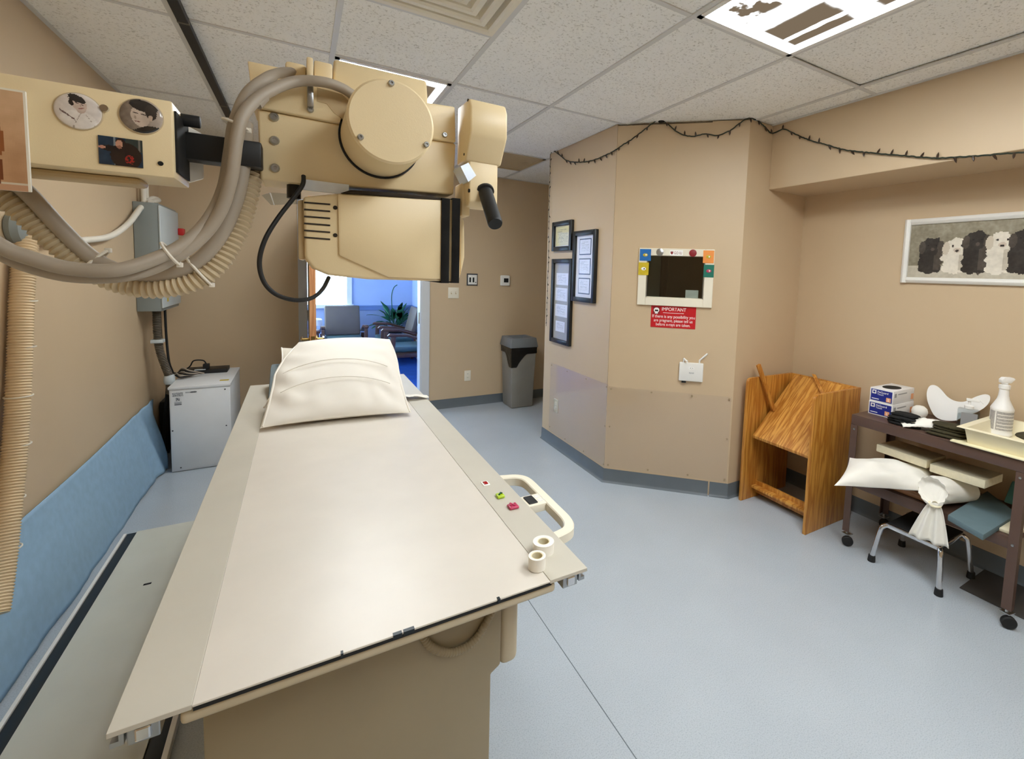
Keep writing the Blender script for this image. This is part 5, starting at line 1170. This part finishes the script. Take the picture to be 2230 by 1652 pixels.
# gloves
for k, lab in enumerate(('blue and white glove box at the bottom of the pair', 'blue and white glove box on top with a round opening')):
    x0, x1, y0, y1 = 2.83, 3.07, 1.262, 1.388; z0 = cz + .0005 + .077 * k; z1 = z0 + .0762
    dx = .004 * k; x0 += dx; y0 += .003 * k
    t = thing('glove_box', lab, 'glove box', ((x0 + x1) / 2, (y0 + y1) / 2, z0), 'glove boxes')
    bx_ = MB().box(x0, x1, y0, y1, z0, z1).build('carton', 'glove_white', t, bevel=.001)
    gm = face_mx((x0, y1, z0), (0, -1, 0), (-1, 0, 0)); w_ = y1 - y0
    MB().box(.006, w_ - .006, .006, .070, .0003, .0009, gm).build('blue_panel', 'glove_blue', bx_, smooth=0)
    MB().box(.012, .034, .044, .066, .0009, .0014, gm).build('logo_square', 'glove_white', bx_, smooth=0)
    MB().lathe([(.006, 0), (.006, .0003), (.001, .0003)], gm @ V((.023, .055, .0014)), 12, axis=(-1, 0, 0)).build('logo_mark', 'glove_blue', bx_)
    lettering('FitGuard', .016, face_mx(gm @ V((.040, .052, .001)), (0, -1, 0), (-1, 0, 0)), 'letter_white', bx_, width=.055)
    lettering('Touch', .013, face_mx(gm @ V((.040, .040, .001)), (0, -1, 0), (-1, 0, 0)), 'letter_white', bx_, width=.032)
    MB().box(.012, .05, .014, .018, .0009, .0012, gm).build('text_line', 'letter_white', bx_, smooth=0)
    MB().box(.088, .112, .010, .034, .0009, .0014, gm).build('size_tile', 'glove_orange', bx_, smooth=0)
    lettering('S', .020, face_mx(gm @ V((.095, .014, .0016)), (0, -1, 0), (-1, 0, 0)), 'letter_white', bx_)
    sm_ = face_mx((x0, y0, z0), (1, 0, 0), (0, -1, 0))
    MB().box(.012, .034, .040, .062, .0003, .0008, sm_).build('icon', 'letter_grey', bx_, smooth=0)
    MB().box(.20, .23, .012, .045, .0003, .0008, sm_).build('size_tile', 'glove_orange', bx_, smooth=0)
    MB().box(.05, .15, .052, .058, .0003, .0007, sm_).build('text_line', 'letter_grey', bx_, smooth=0)
    if k == 1: MB().lathe([(.042, 0), (.042, .0006), (.001, .0006)], (x0 + .11, (y0 + y1) / 2, z1), 28, sx=1.5).build('opening', 'dark_void', bx_)
# folded straps
def folded(name, c, lx, ly, h, m_, lab, cat, seed, layers=4, rz=0.0):
    t = thing(name, lab, cat, c); mz = Matrix.Translation(V(c)) @ Matrix.Rotation(rz, 4, 'Z')
    for k in range(layers):
        hh = h / layers; s_ = 1 - .07 * k
        def fn(u, v, k=k, s_=s_, hh=hh):
            a = 2 * PI * v; uu = 2 * u - 1
            px = uu * lx / 2 * s_ + .006 * math.sin(seed + k * 2.0); e = (1 - abs(uu) ** 6) ** .35
            py = math.cos(a) * ly / 2 * s_ * max(.15, e) + .008 * math.sin(3 * uu + seed + k); pz = hh * (k + .5) + math.sin(a) * hh * .62 * max(.1, e) + .004 * fbm(uu * 3, a, seed + k) + .002
            return mz @ V((px, py, max(.0005, pz)))
        MB().grid(24, 14, fn).build('fold', m_, t, smooth=80)
folded('black_strap', (2.775, 1.175, cz), .10, .15, .062, 'black_fabric', 'black folded strap in front of the glove boxes', 'strap', 1.0, rz=.2)
folded('olive_strap', (2.785, .985, cz), .12, .155, .060, 'olive_fabric', 'dark olive rolled strap beside the cream tray', 'strap', 4.0, rz=.15)
def rag(u, v):
    a = 2 * u - 1; x = 2.735 + .13 * u + .03 * v * math.sin(3 * u) + (v - .5) * .045; y = 1.175 - .22 * u + (v - .5) * .085 * (1 - .5 * abs(a))
    return V((x, y, cz + .004 + .030 * math.sin(PI * v) * (.4 + .6 * math.sin(PI * min(1, u * 1.1))) + .010 * abs(fbm(u * 6, v * 6, 2)) + .022 * math.sin(PI * u)))
o = MB().grid(40, 18, rag).build('white_cloth', 'white_cotton', smooth=80); sm = o.modifiers.new('thickness', 'SOLIDIFY'); sm.thickness = .003
tag(o, 'crumpled white cloth between the two dark straps', 'cloth')
q = PZ(2013, 899, cz); q = V((min(3.02, q.x), q.y - .03, cz))
t = thing('gauze_roll', 'round white gauze roll beside the glove boxes', 'gauze roll', q)
MB().lathe([(.001, 0), (.026, .002), (.037, .02), (.039, .036), (.034, .054), (.02, .066), (.001, .07)], q, 26).build('roll', 'white_cotton', t)
MB().grid(14, 8, lambda u, v: V((q.x - .03 - .05 * u, q.y - .005 + .04 * (v - .5), cz + .003 + .018 * (1 - u) * math.sin(PI * v)))).build('loose_end', 'white_cotton', t, smooth=80)
# white shield leaning against the wall
SHX = 3.12
sh = [(2022, 838), (2034, 838), (2048, 848), (2062, 862), (2080, 871), (2100, 872), (2122, 862), (2140, 857), (2152, 861), (2152, 874), (2142, 886), (2125, 896), (2100, 904), (2085, 912), (2060, 911), (2042, 903), (2030, 888), (2020, 868), (2017, 850)]
pts = spline([PX(x, y, SHX) for x, y in sh], 4, closed=True)
zmin = min(p.z for p in pts); pts = [V((SHX + (p.z - zmin) * .30 - .03, p.y, p.z - zmin + cz + .0008)) for p in pts]
tag(MB().prism(pts, (.004, 0, 0)).build('gonad_shield', 'bottle_white', smooth=20), 'white curved plastic shield leaning against the wall', 'shield')
# sanitizer pump bottle
q = PX(2108, 910, 3.04); q = V((3.04, q.y, cz + .0005))
t = thing('sanitizer_bottle', 'clear square sanitizer bottle with a white pump', 'bottle', q)
bmx_ = Matrix.Translation(q) @ Matrix.Rotation(.35, 4, 'Z')
bt = MB().box(-.028, .028, -.045, .045, 0, .105, bmx_).build('bottle', 'clear_plastic', t, bevel=.010, bseg=3)
MB().box(-.026, .026, -.043, .043, .004, .075, bmx_).build('gel', 'clear_plastic', bt, bevel=.008, bseg=2)
MB().box(-.0292, -.0284, -.036, .030, .012, .088, bmx_).build('label_sheet', 'letter_grey', bt, smooth=0)
MB().lathe([(.012, .105), (.020, .108), (.020, .122), (.009, .126), (.006, .128), (.006, .15), (.001, .15)], q, 18).build('pump_collar', 'bottle_white', t)
MB().box(-.012, .012, -.040, .014, .148, .160, bmx_).prism([bmx_ @ V((-.006, -.04, .156)), bmx_ @ V((.006, -.04, .156)), bmx_ @ V((.006, -.055, .140)), bmx_ @ V((-.006, -.055, .140))], (0, 0, .006)).build('pump_head', 'bottle_white', t, bevel=.003)
# cream board, tray and what stands in it
tag(MB().box(2.70, 3.10, .45, .945, cz + .0005, cz + .0085).build('cream_board', 'board_cream', bevel=.003), 'thin cream board under the plastic tray', 'board')
t = thing('plastic_tray', 'cream plastic tray holding a spray bottle', 'tray', (2.9, .68, cz + .009))
tx0, tx1, ty0, ty1, tz0, tz1 = 2.705, 3.11, .40, .905, cz + .009, cz + .085
def trayside(mb, x0, x1, y0, y1, k):
    pass
ins = .02
vs = [V((tx0 + ins, ty0 + ins, tz0)), V((tx1 - ins, ty0 + ins, tz0)), V((tx1 - ins, ty1 - ins, tz0)), V((tx0 + ins, ty1 - ins, tz0)), V((tx0 + .008, ty0 + .008, tz1 - .006)), V((tx1 - .008, ty0 + .008, tz1 - .006)), V((tx1 - .008, ty1 - .008, tz1 - .006)), V((tx0 + .008, ty1 - .008, tz1 - .006)),
      V((tx0 - .016, ty0 - .016, tz1 - .004)), V((tx1 + .006, ty0 - .016, tz1 - .004)), V((tx1 + .006, ty1 + .016, tz1 - .004)), V((tx0 - .016, ty1 + .016, tz1 - .004)), V((tx0 - .016, ty0 - .016, tz1)), V((tx1 + .006, ty0 - .016, tz1)), V((tx1 + .006, ty1 + .016, tz1)), V((tx0 - .016, ty1 + .016, tz1)),
      V((tx0 + .014, ty0 + .014, tz1)), V((tx1 - .014, ty0 + .014, tz1)), V((tx1 - .014, ty1 - .014, tz1)), V((tx0 + .014, ty1 - .014, tz1)), V((tx0 + ins + .006, ty0 + ins + .006, tz0 + .004)), V((tx1 - ins - .006, ty0 + ins + .006, tz0 + .004)), V((tx1 - ins - .006, ty1 - ins - .006, tz0 + .004)), V((tx0 + ins + .006, ty1 - ins - .006, tz0 + .004))]
fs = [(3, 2, 1, 0), (20, 21, 22, 23)] + [(r * 4 + j, r * 4 + (j + 1) % 4, r * 4 + 4 + (j + 1) % 4, r * 4 + 4 + j) for r in range(5) for j in range(4)]
MB().add(vs, fs).build('basin', 'tray_cream', t, bevel=.0025)
q = PX(2178, 932, 3.03); q = V((3.03, q.y, tz0 + .0045))
t = thing('spray_bottle', 'white spray bottle with a grey printed label, standing in the tray', 'bottle', q)
MB().lathe([(.001, 0), (.044, 0), (.047, .004), (.047, .012), (.045, .016), (.045, .125), (.0465, .130), (.045, .136), (.036, .155), (.025, .180), (.021, .200), (.019, .235), (.001, .236)], q, 36).build('bottle', 'bottle_white', t, smooth=40)
painted_r = .0458
def wrap(u, v): a = PI * 1.02 + (u - .5) * 2.6 + .35; return q + V((painted_r * math.cos(a), painted_r * math.sin(a), .024 + .098 * v))
mb = MB().grid(61, 41, wrap); o = mb.build('printed_label', 'print', t, smooth=60); at = o.data.color_attributes.new('print', 'FLOAT_COLOR', 'CORNER'); data = []
for j in range(40):
    for i in range(60):
        u, v = i / 60, j / 40; c = (176, 172, 168)
        if .22 < u < .27 or v < .04: c = (236, 234, 230)
        elif abs(v * 6 - round(v * 6)) < .12 and u > .3: c = (224, 220, 214)
        elif fbm(u * 40, v * 60) > .05: c = (152, 148, 146)
        data += list(lin(c) + (1.,)) * 4
at.data.foreach_set('color', data)
MB().lathe([(.021, .232), (.023, .234), (.023, .252), (.019, .254)], q, 24).build('collar', 'bottle_white', t)
smx = Matrix.Translation(q) @ Matrix.Rotation(-.6, 4, 'Z')
MB().prism([smx @ V((-.022, -.013, .262)), smx @ V((.020, -.013, .262)), smx @ V((.040, -.013, .284)), smx @ V((.030, -.013, .292)), smx @ V((-.012, -.013, .292)), smx @ V((-.024, -.013, .280))], smx.to_3x3() @ V((0, .026, 0))).cyl(q + V((0, 0, .252)), q + V((0, 0, .266)), .013).build('spray_head', 'bottle_white', t, bevel=.004, bseg=2)
o = MB().grid(24, 14, lambda u, v: V((2.80 + .10 * math.cos(2 * PI * u) * math.sin(PI * v / 2 + .0), .60 + .14 * math.sin(2 * PI * u) * math.sin(PI * v / 2), tz1 + .028 * math.cos(PI * v / 2) + .003)), closeu=True).build('olive_pad', 'olive_fabric', smooth=80)
tag(o, 'olive green rounded pad resting across the tray rim', 'pad')

# ------------------------------------------------------------------ lower shelf of the cart
tag(MB().box(2.74, 2.98, 1.0, 1.30, sz + .0005, sz + .03).build('tan_folder', 'tan_leather', bevel=.008, bseg=3), 'flat tan leather bag under the white pillow on the cart', 'bag')
tag(MB().box(2.73, 2.90, 1.06, 1.22, sz + .0305, sz + .042).build('tan_folder', 'tan_leather', bevel=.007, bseg=3), 'second tan leather bag lying on the flat one', 'bag')
t = thing('cart_pillow', 'white pillow spilling from the lower shelf of the cart', 'pillow', (2.68, 1.25, sz + .05))
pillow4(MB(), [(2.425, 1.325, sz + .035), (2.745, .995, sz + .075), (2.95, 1.09, sz + .10), (2.65, 1.375, sz + .13)], .085, .032, seed=5.2).build('case', 'white_cotton', t, smooth=80)
def foam(pa, pb, X, th, dep, lab):
    a, b_ = PX(*pa, X), PX(*pb, X)
    return tag(MB().prism([a, b_, b_ + V((0, 0, -th)), a + V((0, 0, -th))], (dep, 0, -.01)).build('foam_block', 'cream_foam', bevel=.004), lab, 'foam block', 'cream foam blocks')
foam((1909, 966), (2019, 1003), 2.775, .042, .22, 'cream foam block lying partly on the white pillow')
foam((2025, 1009), (2146, 1046), 2.775, .042, .22, 'cream foam block lying above the tied sandbag')
t = thing('tied_sandbag', 'white cotton sandbag tied at the neck and hanging off the shelf', 'sandbag', (2.78, .96, sz))
c0 = PX(2030, 1066, 2.69); nk = PX(2036, 1097, 2.675)
def bagf(u, v):
    a = 2 * PI * u; ax0 = V((2.98, .93, sz + .062)); 
    prof = [(0.0, .01), (.1, .055), (.35, .062), (.62, .066), (.78, .068), (.88, .06), (.95, .042), (1.0, .014)]
    for (p0, r0), (p1, r1) in zip(prof, prof[1:]):
        if v <= p1: r = r0 + (r1 - r0) * (v - p0) / (p1 - p0); break
    c = ax0.lerp(c0, min(1, v / .86)) if v < .86 else c0.lerp(nk, (v - .86) / .14)
    fold = 1 + .10 * math.sin(11 * a) * max(0, (v - .7) / .3)
    return c + V((0, math.cos(a) * r * fold, math.sin(a) * r * fold)) if v < .86 else c + V((math.sin(a) * r * .5, math.cos(a) * r * fold, math.sin(a) * r * fold * .8))
MB().grid(40, 36, bagf, closeu=True).build('sack', 'white_cotton', t, smooth=80)
MB().tube([nk + V((math.sin(a) * .017, math.cos(a) * .024, math.sin(a) * .008)) for a in [2 * PI * k / 20 for k in range(20)]], .005, 8, closed=True).build('tie', 'tray_cream', t)
def tail(u, v):
    w = .022 + .062 * v ** .8; x = nk.x - .002 - .006 * v + .016 * math.sin(5 * PI * u) * (.35 + .65 * v); y = nk.y + (u - .5) * 2 * w + .012 * v
    return V((x, y, nk.z - .003 - .185 * v - .018 * u * v))
o = MB().grid(30, 16, tail).build('tail', 'white_cotton', t, smooth=80); sm = o.modifiers.new('thickness', 'SOLIDIFY'); sm.thickness = .004
c = [PZ(x, y, sz + .03) for x, y in ((2064, 1120), (2150, 1068), (2216, 1118), (2142, 1164))]
tag(MB().prism(c, (0, 0, -.028)).build('slate_sponge', 'slate_foam', bevel=.004), 'slate blue foam sponge lying askew on the lower cart shelf', 'foam sponge')
tag(MB().prism([V((3.04, .70, sz + .034)), V((3.13, .70, sz + .034)), V((3.13, .70, sz + .13))], (0, .12, 0)).build('teal_wedge', 'teal_foam', bevel=.006), 'teal foam wedge at the back of the lower cart shelf', 'foam wedge')
tag(MB().box(2.74, 2.90, .68, .78, sz + .0005, sz + .016).build('pale_pad', 'cream_foam', bevel=.004), 'small pale pad under the slate blue sponge', 'pad')

# ------------------------------------------------------------------ step stool and mat
t = thing('step_stool', 'chrome step stool with a black rubber top under the cart', 'step stool', (2.87, 1.07, 0))
hx0, hx1, hy0, hy1, hz = 2.72, 3.00, .945, 1.195, .238
MB().box(hx0, hx1, hy0, hy1, hz - .030, hz - .004).build('rim', 'chrome', t, bevel=.006, bseg=2)
MB().box(hx0 + .012, hx1 - .002, hy0 + .006, hy1 - .006, hz - .006, hz).build('tread', 'rubber_top', t, bevel=.002)
for (x, y, dx, dy) in ((hx0 + .014, hy1 - .012, -.04, .055), (hx0 + .014, hy0 + .012, -.035, -.03), (hx1 - .014, hy0 + .012, .03, -.05), (hx1 - .014, hy1 - .012, .03, .05)):
    lg = MB().tube(spline([(x, y, hz - .018), (x + dx * .25, y + dy * .3, hz - .024), (x + dx * .55, y + dy * .58, hz - .055), (x + dx, y + dy, .022)], 6), .0125, 14).build('leg', 'chrome', t)
    MB().lathe([(.0005, .0005), (.019, .001), (.0165, .034), (.013, .036), (.0005, .036)], (x + dx, y + dy, 0), 16, axis=(-dx * .25, -dy * .25, 1)).build('rubber_foot', 'black_rubber', lg)
tag(MB().box(2.86, 3.17, -.4, .90, .0005, .006).build('floor_mat', 'mat_grey', bevel=.002), 'dark grey floor mat under the end of the cart', 'mat')

# ------------------------------------------------------------------ waiting room furniture
def make_chair():
    t = thing('waiting_chair', 'chair', 'chair', (0, 0, 0))      # faces -Y
    MB().box(-.25, .25, -.27, .22, .36, .44).build('seat', 'chair_teal', t, bevel=.025, bseg=3)
    MB().prism([V((-.25, .17, .44)), V((-.25, .25, .43)), V((-.25, .36, .88)), V((-.25, .29, .90))], (.50, 0, 0)).build('backrest', 'chair_brown', t, bevel=.022, bseg=3)
    MB().box(-.26, .26, -.25, .25, .29, .36).build('seat_frame', 'chair_wood', t, bevel=.006)
    for s in (-1, 1):
        x = s * .29
        MB().prism([V((x - .022, -.27, 0)), V((x - .022, -.225, 0)), V((x - .022, -.19, .59)), V((x - .022, -.25, .59))], (.044, 0, 0)).build('front_leg', 'chair_wood', t, bevel=.004)
        MB().prism([V((x - .022, .30, 0)), V((x - .022, .345, 0)), V((x - .022, .27, .46)), V((x - .022, .22, .46))], (.044, 0, 0)).build('rear_leg', 'chair_wood', t, bevel=.004)
        MB().prism([V((x - .03, -.30, .605)), V((x - .03, -.27, .635)), V((x - .03, -.05, .62)), V((x - .03, .32, .50)), V((x - .03, .32, .47)), V((x - .03, -.05, .585)), V((x - .03, -.27, .59))], (.06, 0, 0)).build('armrest', 'chair_wood', t, bevel=.006)
        MB().box(x - .015, x + .015, -.22, .27, .30, .35).build('side_rail', 'chair_wood', t, bevel=.003)
    return t
ch = make_chair(); ch.location = (.565, 7.88, .004)
ch['label'] = 'wooden armchair facing the doorway under the waiting room window'; ch['group'] = 'waiting room armchairs'
for (x, y, lab) in ((1.29, 7.765, 'wooden armchair along the waiting room wall beside the plant'), (1.29, 6.85, 'wooden armchair along the waiting room wall close to the doorway')):
    c = copy_tree(ch); c.location = (x, y, .004); c.rotation_euler = (0, 0, -PI / 2); c['label'] = lab
# plant
px_, py_ = 1.36, 8.22
t = thing('potted_plant', 'leafy dark green plant in a pot in the waiting room corner', 'plant', (px_, py_, .004))
MB().lathe([(.001, 0), (.09, 0), (.10, .30), (.13, .52), (.12, .52), (.11, .49), (.001, .49)], (px_, py_, .004), 24).build('pot', 'pot_dark', t)
lf = None
for k in range(46):
    a = random.uniform(0, 2 * PI); el = random.uniform(.15, 1.3); L = random.uniform(.20, .36); w = random.uniform(.032, .055)
    d = V((math.cos(a) * math.cos(el), math.sin(a) * math.cos(el), math.sin(el))); base = V((px_ + .04 * math.cos(a), py_ + .04 * math.sin(a), .50 + random.uniform(0, .14)))
    sd = V((-math.sin(a), math.cos(a), 0)); stem = L * .55
    def leaf(u, v):
        q = stem + L * v; droop = .35 * (q ** 2) / .5
        c = base + d * q + V((0, 0, -droop * (1.2 - el * .6)))
        ww = w * math.sin(PI * min(1, v * .94 + .05)) ** .8
        return c + sd * ww * (2 * u - 1) + V((0, 0, .25 * ww * abs(2 * u - 1)))
    mb = MB().grid(4, 8, leaf)
    lim = [p for p in mb.v if p.x > XWR - .01 or p.y > YW - .02]
    for p in mb.v: p.x = max(.93, min(p.x, XWR - .03)); p.y = max(min(p.y, YW - .04), 8.095 if p.z < .91 else 7.9)
    o = mb.build('leaf', 'leaf_green' if k % 7 else 'leaf_pale', t, smooth=60)
    sp3 = [base, base + d * stem * .5 + V((0, 0, -.01)), base + d * stem + V((0, 0, -.35 * stem ** 2 / .5 * (1.2 - el * .6)))]
    for p in sp3: p.x = max(.95, min(p.x, XWR - .04)); p.y = min(p.y, YW - .05)
    MB().tube(sp3, .005, 5).build('stalk', 'leaf_green', t)
sp_ = spline([(px_ - .02, py_, .6), (px_ - .05, py_, 1.0), (px_ - .02, py_, 1.18), (px_ + .04, py_, 1.24)], 5); MB().tube(sp_, .007, 6).build('flower_stalk', 'leaf_green', t)
# side table and lamp shape added to stand in for a bright glare spot
t = thing('added_side_table', 'small dark side table added to carry the glare stand-in by the armchair', 'side table', (.14, 7.9, .004))
MB().box(-.06, .24, 7.72, 8.05, .52, .55).build('table_top', 'chair_wood', t, bevel=.004)
for x in (-.03, .21):
    for y in (7.75, 8.02): MB().box(x - .015, x + .015, y - .015, y + .015, .004, .52).build('leg', 'chair_wood', t, smooth=0)
t = thing('glare_stand_in', 'white lamp shape standing in for a bright glare spot in the waiting room', 'lamp', (.19, 7.88, .55))
MB().lathe([(.05, .0005), (.05, .012), (.012, .02), (.010, .10), (.001, .10)], (.19, 7.88, .55), 18).build('base', 'glare_white', t)
MB().lathe([(.085, .075), (.085, .16), (.07, .175), (.001, .178)], (.19, 7.88, .55), 24).build('shade', 'glare_white', t)
